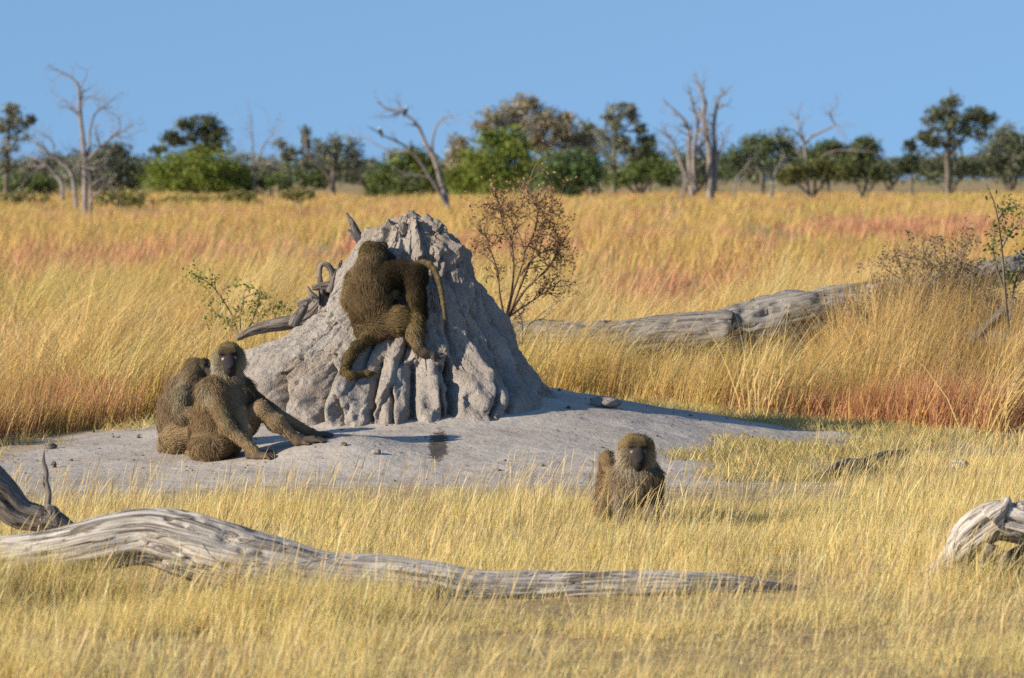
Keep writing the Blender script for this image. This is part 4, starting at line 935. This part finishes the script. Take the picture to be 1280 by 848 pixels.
class Body:
    def __init__(s): s.P, s.paint = [], []
    def cap(s, a, b, ra, rb, col, fur=.03, k=.03, flow=None):
        s.P.append(('c', np.asarray(a, float), np.asarray(b, float), ra, rb, np.array(col), fur, k, unit(np.asarray(b) - np.asarray(a)) if flow is None else unit(flow)))
    def chain(s, pts, rs, col, fur=.03, k=.03):
        for i in range(len(pts) - 1): s.cap(pts[i], pts[i + 1], rs[i], rs[i + 1], col if np.ndim(col) == 1 else col[i], fur, k)
    def ell(s, c, r, col, fur=.03, k=.03, axis=(0, 0, 1), flow=(0, 0, -1)):
        z = unit(axis); x = unit(np.cross((0, 1, .01) if abs(z[1]) < .9 else (1, 0, 0), z)); y = np.cross(z, x)
        s.P.append(('e', np.asarray(c, float), np.stack([x, y, z]), np.asarray(r, float), None, np.array(col), fur, k, unit(flow)))
    def dab(s, c, r, col, fur=None, hard=.75): s.paint.append((np.asarray(c, float), np.broadcast_to(np.asarray(r, float), (3,)), np.array(col), fur, hard))
    @staticmethod
    def dist(p, X):
        if p[0] == 'c':
            a, b = p[1], p[2]; ba = b - a; pa = X - a
            t = np.clip((pa @ ba) / (ba @ ba + 1e-12), 0, 1)
            return np.linalg.norm(pa - t[..., None] * ba, axis=-1) - (p[3] + (p[4] - p[3]) * t)
        q = ((X - p[1]) @ p[2].T); k0 = np.linalg.norm(q / p[3], axis=-1); k1 = np.linalg.norm(q / p[3] ** 2, axis=-1)
        return k0 * (k0 - 1) / (k1 + 1e-9)
    def bounds(s, p):
        if p[0] == 'c':
            return np.minimum(p[1] - p[3], p[2] - p[4]), np.maximum(p[1] + p[3], p[2] + p[4])
        e = np.sqrt(((p[2].T * p[3]) ** 2).sum(1)); return p[1] - e, p[1] + e
    def grow(s, h=.0062):
        bs = [s.bounds(p) for p in s.P]
        lo = np.min([b[0] for b in bs], 0) - .05; hi = np.max([b[1] for b in bs], 0) + .05
        n = np.ceil((hi - lo) / h).astype(int) + 1
        D = np.full(n, 1.0, np.float32)
        for p, (a, b) in zip(s.P, bs):
            m = p[7] + 4 * h
            i0 = np.maximum(((a - m - lo) / h).astype(int), 0); i1 = np.minimum(np.ceil((b + m - lo) / h).astype(int) + 1, n)
            sl = tuple(slice(x, y) for x, y in zip(i0, i1))
            g = np.stack(np.meshgrid(*[lo[d] + h * np.arange(i0[d], i1[d]) for d in range(3)], indexing='ij'), -1)
            d = s.dist(p, g); o = D[sl]; k = p[7]
            t = np.clip(.5 + .5 * (d - o) / k, 0, 1); D[sl] = d * (1 - t) + o * t - k * t * (1 - t)
        V, Q = surface_nets(D, lo, h)
        d = np.stack([s.dist(p, V) for p in s.P], -1)
        w = np.exp(-np.clip(d - d.min(1, keepdims=True), 0, 1) / .011); w /= w.sum(1, keepdims=True)
        col = w @ np.stack([p[5] for p in s.P]); fur = w @ np.array([p[6] for p in s.P]); flow = w @ np.stack([p[8] for p in s.P])
        for c, r, pc, pf, hard in s.paint:
            f = sstep(1.25, hard, np.linalg.norm((V - c) / r, axis=1))[:, None]
            col = col * (1 - f) + pc * f
            if pf is not None: fur = fur * (1 - f[:, 0]) + pf * f[:, 0]
        return V, Q, col, fur, flow

m, nt, out = new_mat('baboon_skin')
pos = N(nt, 'ShaderNodeNewGeometry').outputs['Position']
nn = noise_tex(nt, pos, 160, 3, .6)
c = mix(nt, ramp(nt, nn, [(0.3, (.75, .75, .75)), (0.7, (1.15, 1.15, 1.15))]), (0, 0, 0), attr(nt, 'col').outputs['Color'])
principled(nt, out, c, .8, .06, bump(nt, nn, .3, .003)); M_SKIN = m
M_FUR = blade_mat('baboon_fur', .18)
m, nt, out = new_mat('dark_eye'); principled(nt, out, (.035, .018, .010), .12, .6); M_EYE = m

def fur_blades(V, Q, col, fur, flow, n, width=.0020, messy=.28, tone=1.0):
    T = np.concatenate([Q[:, [0, 1, 2]], Q[:, [0, 2, 3]]])
    A, B, C = V[T[:, 0]], V[T[:, 1]], V[T[:, 2]]; Nn = np.cross(B - A, C - A); ar = np.linalg.norm(Nn, axis=1) + 1e-12
    f = fur[T].mean(1); wgt = ar * (f > .006); i = rng.choice(len(T), n, p=wgt / wgt.sum())
    u = np.sqrt(rng.random((n, 1))); v = rng.random((n, 1)); P = A[i] * (1 - u) + B[i] * u * (1 - v) + C[i] * u * v
    nr = Nn[i] / ar[i][:, None]
    fl = flow[T[i]].mean(1); fl = fl - (fl * nr).sum(1, keepdims=True) * nr + np.array([0, 0, -.25])
    fl /= np.linalg.norm(fl, axis=1)[:, None] + 1e-9
    stray = rng.random((n, 1)) < .10; L = f[i][:, None] * rng.uniform(.6, 1.3, (n, 1)) * np.where(stray, 1.55, 1)
    # locks of hair share a direction
    lock = np.stack([noise3(P[:, 0] * 20, P[:, 1] * 20, P[:, 2] * 20, s_) for s_ in (1, 2, 3)], -1)
    d = fl * 1.0 + nr * np.where(stray, .55, .33) + lock * .26 + rng.normal(0, messy * .5, (n, 3)); d /= np.linalg.norm(d, axis=1)[:, None]
    d2 = d * .8 + fl * .35 - nr * .10; d2 /= np.linalg.norm(d2, axis=1)[:, None]
    sd_ = np.cross(d, nr + rng.normal(0, .5, (n, 3))); sd_ /= np.linalg.norm(sd_, axis=1)[:, None] + 1e-9
    w = width * rng.uniform(.7, 1.3, (n, 1)); P = P - nr * .002; M_ = P + d * L * .55; tip = M_ + d2 * L * .45
    W = np.stack([P - sd_ * w * .5, P + sd_ * w * .5, M_ - sd_ * w * .4, M_ + sd_ * w * .4, tip], 1).reshape(-1, 3)
    b = np.arange(n)[:, None] * 5
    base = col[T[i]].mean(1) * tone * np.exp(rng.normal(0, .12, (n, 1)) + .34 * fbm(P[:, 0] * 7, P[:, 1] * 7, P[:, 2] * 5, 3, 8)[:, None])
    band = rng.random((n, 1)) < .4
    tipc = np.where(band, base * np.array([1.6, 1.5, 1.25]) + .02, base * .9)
    cc = np.stack([base * .9, base * .9, base, base, tipc], 1).reshape(-1, 3)  # roots a little darker: hair banding plus some painted self-shadow
    return W, b + np.array([[0, 1, 3, 2]]), b + np.array([[2, 3, 4]]), np.clip(cc, .005, .8)

def hand(B, wrist, d, col, gz=None, L=.15, r=.026, foot=False, side=1, lift=.012):
    """palm, four unequal bent fingers and a thumb that leaves the side of the palm; gz(x, y) is what it lies on"""
    d = unit(np.array([d[0], d[1], d[2] if gz is None else 0.0])); up = np.array([0, 0, 1.0]); sdv = unit(np.cross(up, d)) * side
    def put(p, h=lift):
        p = np.array(p, float)
        if gz is not None: p[2] = gz(p[0], p[1]) + h
        return p
    pal = L * (.55 if foot else .42)
    a = put(wrist + d * .01, r * .8); b = put(wrist + d * pal, r * .6)
    B.cap(wrist, a, r * 1.0, r * .95, col, .012, .02); B.cap(a, b, r * .9, r * .85, col, .008, .02)
    B.cap(put(a + sdv * .012, r * .6), put(b + sdv * .016, r * .55), r * .6, r * .55, col, .006, .015); B.cap(put(a - sdv * .012, r * .6), put(b - sdv * .016, r * .55), r * .6, r * .55, col, .006, .015)
    for i, (off, ln, an) in enumerate(((-.024, .80, -.30), (-.008, .98, -.08), (.009, 1.0, .10), (.025, .86, .30))):
        f = unit(d + sdv * an); p0 = put(b - d * .008 + sdv * off, r * .55); ll = L * .44 * ln
        p1 = put(p0 + f * ll * .5, .020); p2 = put(p0 + f * ll, .008)
        B.cap(p0, p1, .0115, .0100, col, 0, .006); B.cap(p1, p2, .0100, .0080, col, 0, .004)
    f = unit(d * .55 - sdv * .85); p0 = put(a + d * pal * .25 - sdv * .02, r * .5)
    p1 = put(p0 + f * L * .17, .014); p2 = put(p1 + unit(d * .9 - sdv * .4) * L * .13, .009)
    B.cap(p0, p1, .0125, .0105, col, 0, .008); B.cap(p1, p2, .0105, .0082, col, 0, .004)

def head(B, c, fwd, up, S, crown, cheek, face, eyes, k=.02, lids=.0):
    """skull, brow, long muzzle, cheeks, ears; c skull centre, fwd the way the face looks, S skull radius"""
    f = unit(fwd); u = unit(np.asarray(up) - np.dot(up, f) * f); r = np.cross(f, u)
    q = lambda a, b, d: c + S * (a * r + b * u + d * f)
    B.ell(c - u * S * .08, (S * .97, S * .84, S * .96), crown, .024, k, axis=u, flow=-f)
    B.ell(q(0, .0, -.35), (S * .92, S * .86, S * .9), crown, .028, .03, axis=u, flow=-f)
    for s_ in (-1, 1):
        B.ell(q(.66 * s_, -.30, .05), (S * .46, S * .62, S * .60), cheek, .040, .03, axis=u, flow=r * s_ * .8 - u * .6 - f * .5)
        B.ell(q(.98 * s_, .08, -.30), (S * .10, S * .22, S * .26), (.075, .06, .055), .006, .008, axis=u)
    B.cap(q(-.50, 0.64, .88), q(.50, 0.64, .88), S * .21, S * .21, face, .0, .012)        # brow ridge
    B.cap(q(-.40, 0.84, .76), q(.40, 0.84, .76), S * .20, S * .20, crown, .040, .015, flow=-f + u * .5)
    B.cap(q(0, 0.24, .62), q(0, -0.30, 1.78), S * .52, S * .42, face, 0, .02)            # muzzle
    B.cap(q(-.20, 0.28, .78), q(-.22, -0.10, 1.76), S * .22, S * .18, face, 0, .012); B.cap(q(.20, 0.28, .78), q(.22, -0.10, 1.76), S * .22, S * .18, face, 0, .012)
    B.cap(q(0, -0.42, 1.05), q(0, -0.60, 1.70), S * .36, S * .32, face, .004, .012)       # jaw
    B.ell(q(0, -0.10, 2.06), (S * .20, S * .16, S * .15), face, 0, .01, axis=u)          # nose
    for s_ in (-1, 1):
        B.ell(q(.42 * s_, 0.30, .84), (S * .26, S * .24, S * .2), face, 0, .012, axis=u)   # cheek bone under the eye
        B.dab(q(.085 * s_, -0.13, 2.18), S * .085, (.012, .010, .010))
        if lids: B.dab(q(.36 * s_, 0.22, 1.02), (S * .17, S * .24, S * .13), lids, hard=.6)
        eyes.append((q(.33 * s_, 0.53, .93), S * .115))
    B.dab(q(0, -0.38, 1.88), (S * .30, S * .2, S * .045), (.02, .016, .015))             # mouth line
    B.dab(q(-.33, 0.52, .98), (S * .32, S * .3, S * .11), (.030, .016, .013)); B.dab(q(.33, 0.52, .98), (S * .32, S * .3, S * .11), (.030, .016, .013))  # dark reddish eye sockets, the shadow under the brow painted in
    return q

def finish(B, label, base, nfur, eyes, group='troop of baboons round the termite mound', width=.0020, tone=1.0):
    t = thing('baboon', label, 'baboon', base, group)
    V, Q, col, fur, flow = B.grow()
    part('body', V, t, quads=Q, mat=M_SKIN, attrs={'col': col * (1 - .38 * sstep(.009, .015, fur))[:, None]})  # skin under fur darkened to carry the self-shading of the hair
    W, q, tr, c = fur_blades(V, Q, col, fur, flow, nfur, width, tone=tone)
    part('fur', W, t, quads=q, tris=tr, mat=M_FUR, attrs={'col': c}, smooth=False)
    for e, r in eyes:
        n1, n2 = 14, 8; th, p2 = np.meshgrid(np.linspace(0, 2 * np.pi, n1, endpoint=False), np.linspace(-1.5, 1.5, n2))
        Vv = np.asarray(e) + r * np.stack([np.cos(p2) * np.cos(th), np.cos(p2) * np.sin(th), np.sin(p2)], -1).reshape(-1, 3)
        i = np.arange(n2 - 1)[:, None] * n1; j = np.arange(n1)[None]
        part('eye', Vv, t, quads=np.stack([i + j, i + (j + 1) % n1, i + n1 + (j + 1) % n1, i + n1 + j], -1).reshape(-1, 4), mat=M_EYE)
    return t

OL, OLD, TAN, GREYF, CHEST, FACE, PAW = (.235, .168, .098), (.135, .098, .060), (.33, .245, .148), (.40, .36, .285), (.22, .185, .145), (.034, .029, .031), (.10, .080, .063)
gz = lambda x, y: float(ground_h(x, y))

# 1: the big one sitting upright, leaning on one arm, legs spread out to the right
Y0 = 27.25; p = lambda x, y, d=0.0: at(x, y, Y0 + d); B = Body(); eyes = []
B.chain([p(266, 557, .06), p(268, 540, .05), p(273, 515, .03), p(279, 492, .02), p(284, 472, .03)], [.120, .142, .138, .115, .085], [OL, OL, OL, OL], .034, .05)
B.ell(p(262, 556, .0), (.115, .12, .09), OL, .036, .05)
B.cap(p(291, 500, -.02), p(288, 535, -.02), .075, .085, CHEST, .03, .05)
B.ell(p(266, 489, -.05), (.088, .085, .095), OL, .055, .04); B.ell(p(301, 488, .05), (.075, .08, .085), OLD, .05, .04); B.dab(p(257, 496, -.12), (.06, .08, .10), (.33, .285, .20), hard=.2); B.dab(p(284, 520, -.2), (.05, .08, .09), (.27, .21, .12), hard=.3)
B.chain([p(268, 492, -.10), p(283, 533, -.17), p(320, 565, -.20)], [.068, .043, .027], [OL, TAN], .018, .03)
hand(B, p(321, 566, -.20), p(340, 574, -.24) - p(321, 566, -.20), PAW, gz, .15, .027, side=-1)
B.chain([p(274, 556, -.03), p(300, 514, -.07), p(307, 538, -.11), p(311, 559, -.11)], [.078, .040, .038, .026], [OL, TAN, TAN], .016, .03)
hand(B, p(311, 561, -.11), (.9, -.35, 0), PAW, gz, .18, .028, True)
B.chain([p(284, 553, .10), p(306, 528, .03), p(325, 511, -.03), p(345, 528, -.03), p(370, 548, -.02)], [.094, .082, .050, .052, .028], TAN, .018, .03)
hand(B, p(371, 548, -.02), (1, .05, 0), PAW, gz, .19, .031, True)
B.chain([p(302, 488, .08), p(340, 515, .12), p(388, 541, .14)], [.060, .042, .026], [OLD, TAN], .018, .03)
hand(B, p(390, 542, .14), (1, .05, 0), PAW, gz, .16, .027)
B.cap(p(284, 474, .03), p(284, 456, .02), .085, .080, GREYF, .04, .04, flow=(0, 0, -1))
q = head(B, p(285.5, 446, .0), (.12, -1, -.30), (-.10, -.1, 1), .088, (.225, .172, .082), GREYF, FACE, eyes, lids=(.50, .48, .47))
B.chain([p(262, 560, .16), p(248, 566, .24), p(238, 566, .42), p(250, 564, .6)], [.035, .03, .024, .015], OL, .02, .02)
tb = p(266, 570); finish(B, 'largest baboon, sitting with legs spread and one hand on the sand, facing the camera', (tb[0], Y0, gz(tb[0], Y0)), 110000, eyes)

# 2: the one tucked in behind it
Y0 = 27.85; p = lambda x, y, d=0.0: at(x, y, Y0 + d); B = Body(); eyes = []
G2 = (.26, .192, .125)
B.chain([p(224, 549, .02), p(226, 530, .02), p(225, 510, .02), p(231, 490, .02), p(240, 474, .0)], [.115, .128, .122, .10, .070], G2, .036, .05)
B.ell(p(222, 551, -.01), (.11, .12, .09), TAN, .034, .05)
B.chain([p(221, 549, -.07), p(243, 536, -.11), p(240, 558, -.10)], [.095, .060, .035], [TAN, TAN], .028, .03)
hand(B, p(240, 559, -.10), (.9, -.4, 0), PAW, gz, .16, .026, True)
B.chain([p(226, 551, .09), p(250, 536, .10), p(250, 558, .08)], [.09, .06, .035], TAN, .028, .03); hand(B, p(250, 559, .08), (.9, -.3, 0), PAW, gz, .16, .026, True)
B.chain([p(229, 492, -.09), p(226, 520, -.13), p(252, 512, -.20)], [.058, .044, .028], [(.27, .235, .16), G2], .028, .03)
hand(B, p(253, 512, -.20), (.9, -.4, .3), PAW, None, .13, .024)
B.chain([p(236, 492, .08), p(248, 515, .05), p(262, 503, -.15)], [.055, .042, .027], G2, .026, .03); hand(B, p(263, 502, -.15), (.7, -.6, .2), PAW, None, .13, .024)
B.cap(p(240, 475, .0), p(246, 463, .0), .072, .066, G2, .03, .04, flow=(-.3, 0, -1))
head(B, p(246.5, 461, .0), (.92, -.38, -.16), (.1, 0, 1), .068, (.20, .150, .075), (.23, .18, .115), (.05, .042, .041), eyes, lids=(.20, .19, .18))
B.chain([p(214, 552, .1), p(204, 560, .16), p(206, 562, .35)], [.03, .025, .015], G2, .02, .02)
tb = p(226, 562); finish(B, 'baboon huddled behind the largest one with its head turned to the right', (tb[0], Y0, gz(tb[0], Y0)), 80000, eyes)

# 3: the one sitting on the mound with its back to us
def my(px, py, Yg=28.9):
    g = at(px, py, Yg); return mound_y(g[0], g[2])
Y0 = my(472, 412) - .04; p = lambda x, y, d=0.0: at(x, y, Y0 + d); B = Body(); eyes = []
def on_m(px, py, off=.03):
    """a point lying on the face of the mound"""
    Y = my(px, py); return at(px, py, Y - off)
BK = (.172, .122, .068)
B.chain([p(470, 407, .02), p(466, 390, .03), p(462, 367, .07), p(461, 347, .12), p(465, 330, .16)], [.112, .134, .148, .120, .084], BK, .040, .05)
B.ell(p(469, 412, .0), (.10, .09, .07), BK, .036, .04)
B.chain([p(447, 348, .10), p(439, 374, .06), p(452, 366, .24)], [.070, .056, .03], [(.20, .15, .08), BK], .036, .03); hand(B, p(453, 365, .25), (.3, 1, .2), PAW, None, .14, .024)
B.chain([p(478, 349, .12), p(487, 364, .04), p(503, 349, .17)], [.062, .046, .028], [BK, (.25, .215, .14)], .028, .03); hand(B, p(504, 348, .17), (.6, .8, .1), PAW, None, .14, .024)
ank = on_m(523, 436, .05); kn = p(519, 402, -.05)
cf = ank * .45 + kn * .55 + np.array([-.012, -.01, .0]); B.chain([p(478, 404, .0), p(499, 401, -.03), kn, cf, ank], [.094, .086, .052, .050, .028], [(.155, .112, .05), (.155, .112, .05), (.2, .15, .075), (.26, .195, .105)], .028, .03)
mz = lambda x, y: at(0, 0, 1)[2]
fd = on_m(549, 446, .02) - ank
ft = [ank, on_m(530, 441, .035), on_m(541, 444, .03)]
B.chain(ft, [.034, .032, .027], PAW, .008, .02)
for i, (ex, ey) in enumerate(((553, 446), (551, 449), (547, 451), (543, 451), (552, 442))):
    B.cap(on_m(541 + (i < 4) * 1, 443 + i, .028), on_m(ex, ey, .014), .012, .008, PAW, 0, .006)
B.chain([p(462, 404, .06), p(446, 398, .12), on_m(452, 418, .03)], [.085, .06, .034], BK, .028, .03)
B.chain([on_m(452, 418, .03), on_m(462, 424, .02)], [.03, .022], PAW, .0, .02)
B.cap(p(465, 331, .16), p(467, 318, .17), .082, .075, BK, .036, .04, flow=(0, 0, -1))
head(B, p(467.5, 316, .18), (.88, .45, -.16), (0, .1, 1), .074, (.15, .115, .048), (.15, .12, .06), FACE, eyes)
tl = [p(468, 416, -.06), on_m(457, 424, .07), on_m(446, 433, .06), on_m(438, 444, .06), on_m(433, 456, .055), on_m(431, 464, .05), on_m(437, 469, .04), on_m(448, 468, .035), on_m(458, 466.5, .03), on_m(467, 466, .025)]
B.chain(tl, [.038, .036, .034, .031, .027, .024, .021, .018, .015, .010], (.18, .132, .062), .022, .02)
B.cap(p(470, 406, .0), p(496, 402, -.03), .105, .088, BK, .03, .05); B.dab(p(482, 417, -.10), (.026, .05, .016), (.30, .15, .13), .006); B.dab(p(477, 421, -.09), (.022, .06, .014), (.22, .10, .09), .003)
tb = p(470, 424); finish(B, 'baboon sitting on the side of the mound with its back to the camera', (tb[0], Y0, tb[2]), 100000, eyes, tone=.95)

# 4: the one standing across the slope behind it, rump and tail to the right
Y0 = my(521, 345) - .17; p = lambda x, y, d=0.0: at(x, y, Y0 + d); B = Body(); eyes = []
DK_SHADE = (.05, .038, .022)  # coat colour darkened to carry the shade cast by the sitting baboon
B.chain([p(519, 342, .0), p(503, 341, .02), p(490, 345, .02), p(478, 350, .0)], [.078, .078, .086, .08], DK_SHADE, .026, .04)
B.chain([p(520, 346, -.01), p(519, 372, -.07), on_m(522, 402, .05)], [.080, .048, .026], [DK_SHADE, (.12, .09, .045)], .02, .03)
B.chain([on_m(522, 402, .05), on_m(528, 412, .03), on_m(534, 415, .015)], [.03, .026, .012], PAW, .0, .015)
B.chain([p(520, 346, .06), p(523, 370, .04), on_m(529, 394, .04)], [.055, .042, .026], DK_SHADE, .026, .04)
B.chain([p(482, 350, -.02), p(479, 374, -.02), on_m(482, 398, .03)], [.055, .042, .028], DK_SHADE, .024, .03); B.chain([p(480, 350, .05), p(474, 370, .08), on_m(474, 390, .03)], [.055, .042, .028], DK_SHADE, .024, .03)
B.cap(p(478, 348, .0), p(470, 342, .02), .065, .058, DK_SHADE, .026, .03)
head(B, p(466, 341, .04), (-.9, .3, -.3), (0, 0, 1), .060, DK_SHADE, DK_SHADE, FACE, eyes)
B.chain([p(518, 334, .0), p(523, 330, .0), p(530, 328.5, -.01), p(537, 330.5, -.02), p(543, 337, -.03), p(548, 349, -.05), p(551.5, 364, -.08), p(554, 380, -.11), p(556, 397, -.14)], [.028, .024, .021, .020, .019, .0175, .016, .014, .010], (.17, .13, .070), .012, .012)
tb = on_m(519, 402); finish(B, 'baboon standing on the mound, its head hidden, long tail arched to the right', tb, 45000, eyes)

# 5: the one walking towards us through the grass
Y0 = 22.5; p = lambda x, y, d=0.0: at(x, y, Y0 + d); B = Body(); eyes = []
B.chain([p(797, 598, .08), p(792, 604, .22), p(782, 608, .40), p(772, 610, .55)], [.088, .094, .096, .090], OL, .032, .05)
B.ell(p(797, 603, .04), (.070, .07, .09), CHEST, .03, .04)
B.ell(p(781, 598, .08), (.060, .08, .085), OL, .045, .04); B.ell(p(811, 599, .06), (.055, .08, .085), OLD, .045, .04)
for sx, X in ((-1, 780), (1, 813)):
    w_ = at(X + 2 * sx, 655, Y0 + .0); w_[2] = gz(w_[0], w_[1]) + .05
    B.chain([p(X, 600, .06), p(X + 3 * sx, 630, .07), w_], [.056, .042, .026], [CHEST, CHEST], .028, .03)
    hand(B, w_, (.1 * sx, -1, 0), PAW, gz, .14, .025, side=sx)
for X, dd in ((762, .50), (782, .60)):
    w_ = at(X - 4, 650, Y0 + dd + .10); w_[2] = gz(w_[0], w_[1]) + .05
    B.chain([p(X + 2, 610, dd), p(X - 6, 636, dd - .08), w_], [.080, .052, .028], OL, .022, .03); hand(B, w_, (0, -1, 0), PAW, gz, .17, .026, True)
B.cap(p(797, 592, .08), p(795, 568, .03), .088, .078, GREYF, .04, .04, flow=(0, 0, -1))
q = head(B, p(795.5, 562, .0), (.07, -1, -.30), (0, -.1, 1), .078, (.225, .170, .078), GREYF, (.036, .031, .033), eyes, lids=(.34, .33, .33))
B.ell(p(795, 555, .01), (.088, .085, .040), (.225, .170, .078), .016, .02, axis=(0, 0, 1), flow=(0, 1, .1))
B.chain([p(767, 596, .62), p(762, 582, .66), p(759, 571, .70), p(756, 574, .76), p(753, 594, .80), p(751, 620, .84)], [.034, .032, .029, .026, .022, .014], OL, .022, .02)
tb = at(790, 662, Y0 + .2); finish(B, 'baboon walking through the dry grass towards the camera, tail raised behind', (tb[0], Y0 + .2, gz(tb[0], Y0 + .2)), 100000, eyes)

# --- two eagles perched in the leaning dead tree
for (px, py, f, lab) in ((475.5, 166, 1, 'white headed dark eagle on the lower bare branch of the leaning dead tree'), (507, 140, -1, 'white headed dark eagle near the top of the leaning dead tree')):
    Y0 = 214.6; s = Y0 / F; c0 = at(px, py, Y0); B = Body()
    o = lambda x, z, y=0: c0 + s * np.array([x * f, y, z])
    DKB, WH = (.030, .024, .022), (.78, .76, .72)
    B.cap(o(1.2, -1.5), o(-.6, 2.8), 2.3 * s, 2.3 * s, DKB, 0, .03); B.cap(o(1.6, -2.2), o(2.6, -6.5), 1.4 * s, .7 * s, DKB, 0, .02); B.cap(o(.2, 1, -1.4 * s), o(2.2, -4, -1.2 * s), 1.0 * s, .6 * s, DKB, 0, .02)
    B.cap(o(-.5, 4.6), o(-.8, 5.6), 1.25 * s, 1.15 * s, WH, 0, .02); B.cap(o(-1.6, 5.3), o(-3.0, 4.8), .55 * s, .2 * s, (.45, .35, .10), 0, .01)
    B.cap(o(-.2, -2), o(0, -4.2), .5 * s, .4 * s, (.45, .35, .10), 0, .01)
    V, Q, col, fur, flow = B.grow(.02)
    t = thing('eagle', lab, 'bird', o(0, -4), 'eagles in the leaning dead tree'); part('body', V, t, quads=Q, mat=M_SKIN, attrs={'col': col})
# ------------------------------------------------------------------ camera, sky, sun
sc = bpy.context.scene
cam = bpy.data.cameras.new('camera'); co = bpy.data.objects.new('camera', cam); COL.objects.link(co)
co.location = (0, 0, CAM_H); co.rotation_euler = (math.radians(90), 0, 0)
cam.sensor_width = 36; cam.lens = 36 * F / 1280; cam.shift_y = -(424 - HZ) / 1280
cam.clip_start = 0.5; cam.clip_end = 9000
cam.dof.use_dof = True; cam.dof.focus_distance = 25.5; cam.dof.aperture_fstop = 5.6
sc.camera = co

ELEV, AZ = math.radians(22), math.radians(-(180 - 65))        # azimuth clockwise from +Y (away from the camera)
sd_ = Vector((math.sin(AZ) * math.cos(ELEV), math.cos(AZ) * math.cos(ELEV), math.sin(ELEV)))
sun = bpy.data.lights.new('sun', 'SUN'); so = bpy.data.objects.new('sun', sun); COL.objects.link(so)
sun.energy = 5.0; sun.angle = math.radians(0.53); sun.color = (1.0, 0.86, 0.66)
so.rotation_euler = sd_.to_track_quat('Z', 'Y').to_euler(); so.location = (-20, -10, 20)

w = bpy.data.worlds.new('World'); sc.world = w; w.use_nodes = True
nt = w.node_tree; nt.nodes.clear()
out = nt.nodes.new('ShaderNodeOutputWorld'); bg = nt.nodes.new('ShaderNodeBackground')
sky = nt.nodes.new('ShaderNodeTexSky'); sky.sky_type = 'NISHITA'; sky.sun_disc = False
sky.sun_elevation = ELEV; sky.sun_rotation = AZ % (2 * math.pi)
sky.air_density = 1.0; sky.dust_density = 0.3; sky.ozone_density = 1.0; sky.altitude = 950
tc = nt.nodes.new('ShaderNodeTexCoord'); sx = nt.nodes.new('ShaderNodeSeparateXYZ'); cx_ = nt.nodes.new('ShaderNodeCombineXYZ')
ma = nt.nodes.new('ShaderNodeMath'); ma.operation = 'MULTIPLY_ADD'; ma.inputs[1].default_value = 0.80; ma.inputs[2].default_value = 0.32
nt.links.new(tc.outputs['Generated'], sx.inputs[0])
nt.links.new(sx.outputs[0], cx_.inputs[0]); nt.links.new(sx.outputs[1], cx_.inputs[1])
nt.links.new(sx.outputs[2], ma.inputs[0]); nt.links.new(ma.outputs[0], cx_.inputs[2])
vn = nt.nodes.new('ShaderNodeVectorMath'); vn.operation = 'NORMALIZE'
nt.links.new(cx_.outputs[0], vn.inputs[0]); nt.links.new(vn.outputs[0], sky.inputs[0])
tint = nt.nodes.new('ShaderNodeMix'); tint.data_type = 'RGBA'; tint.blend_type = 'MULTIPLY'; tint.inputs[0].default_value = 1.0; tint.inputs[7].default_value = (.88, 1.03, 1.08, 1)   # the deep clear blue of dry air
nt.links.new(sky.outputs[0], tint.inputs[6]); nt.links.new(tint.outputs[2], bg.inputs[0]); bg.inputs[1].default_value = 0.121
nt.links.new(bg.outputs[0], out.inputs[0])

sc.view_settings.view_transform = 'Standard'; sc.view_settings.look = 'None'
sc.view_settings.exposure = 0.64; sc.view_settings.gamma = 1.0; sc.view_settings.use_curve_mapping = False
sc.render.engine = 'CYCLES'
sc.cycles.max_bounces = 6; sc.cycles.diffuse_bounces = 3; sc.cycles.transmission_bounces = 3; sc.cycles.glossy_bounces = 2
sc.cycles.use_adaptive_sampling = True; sc.cycles.adaptive_threshold = 0.01
sc.cycles.use_denoising = False
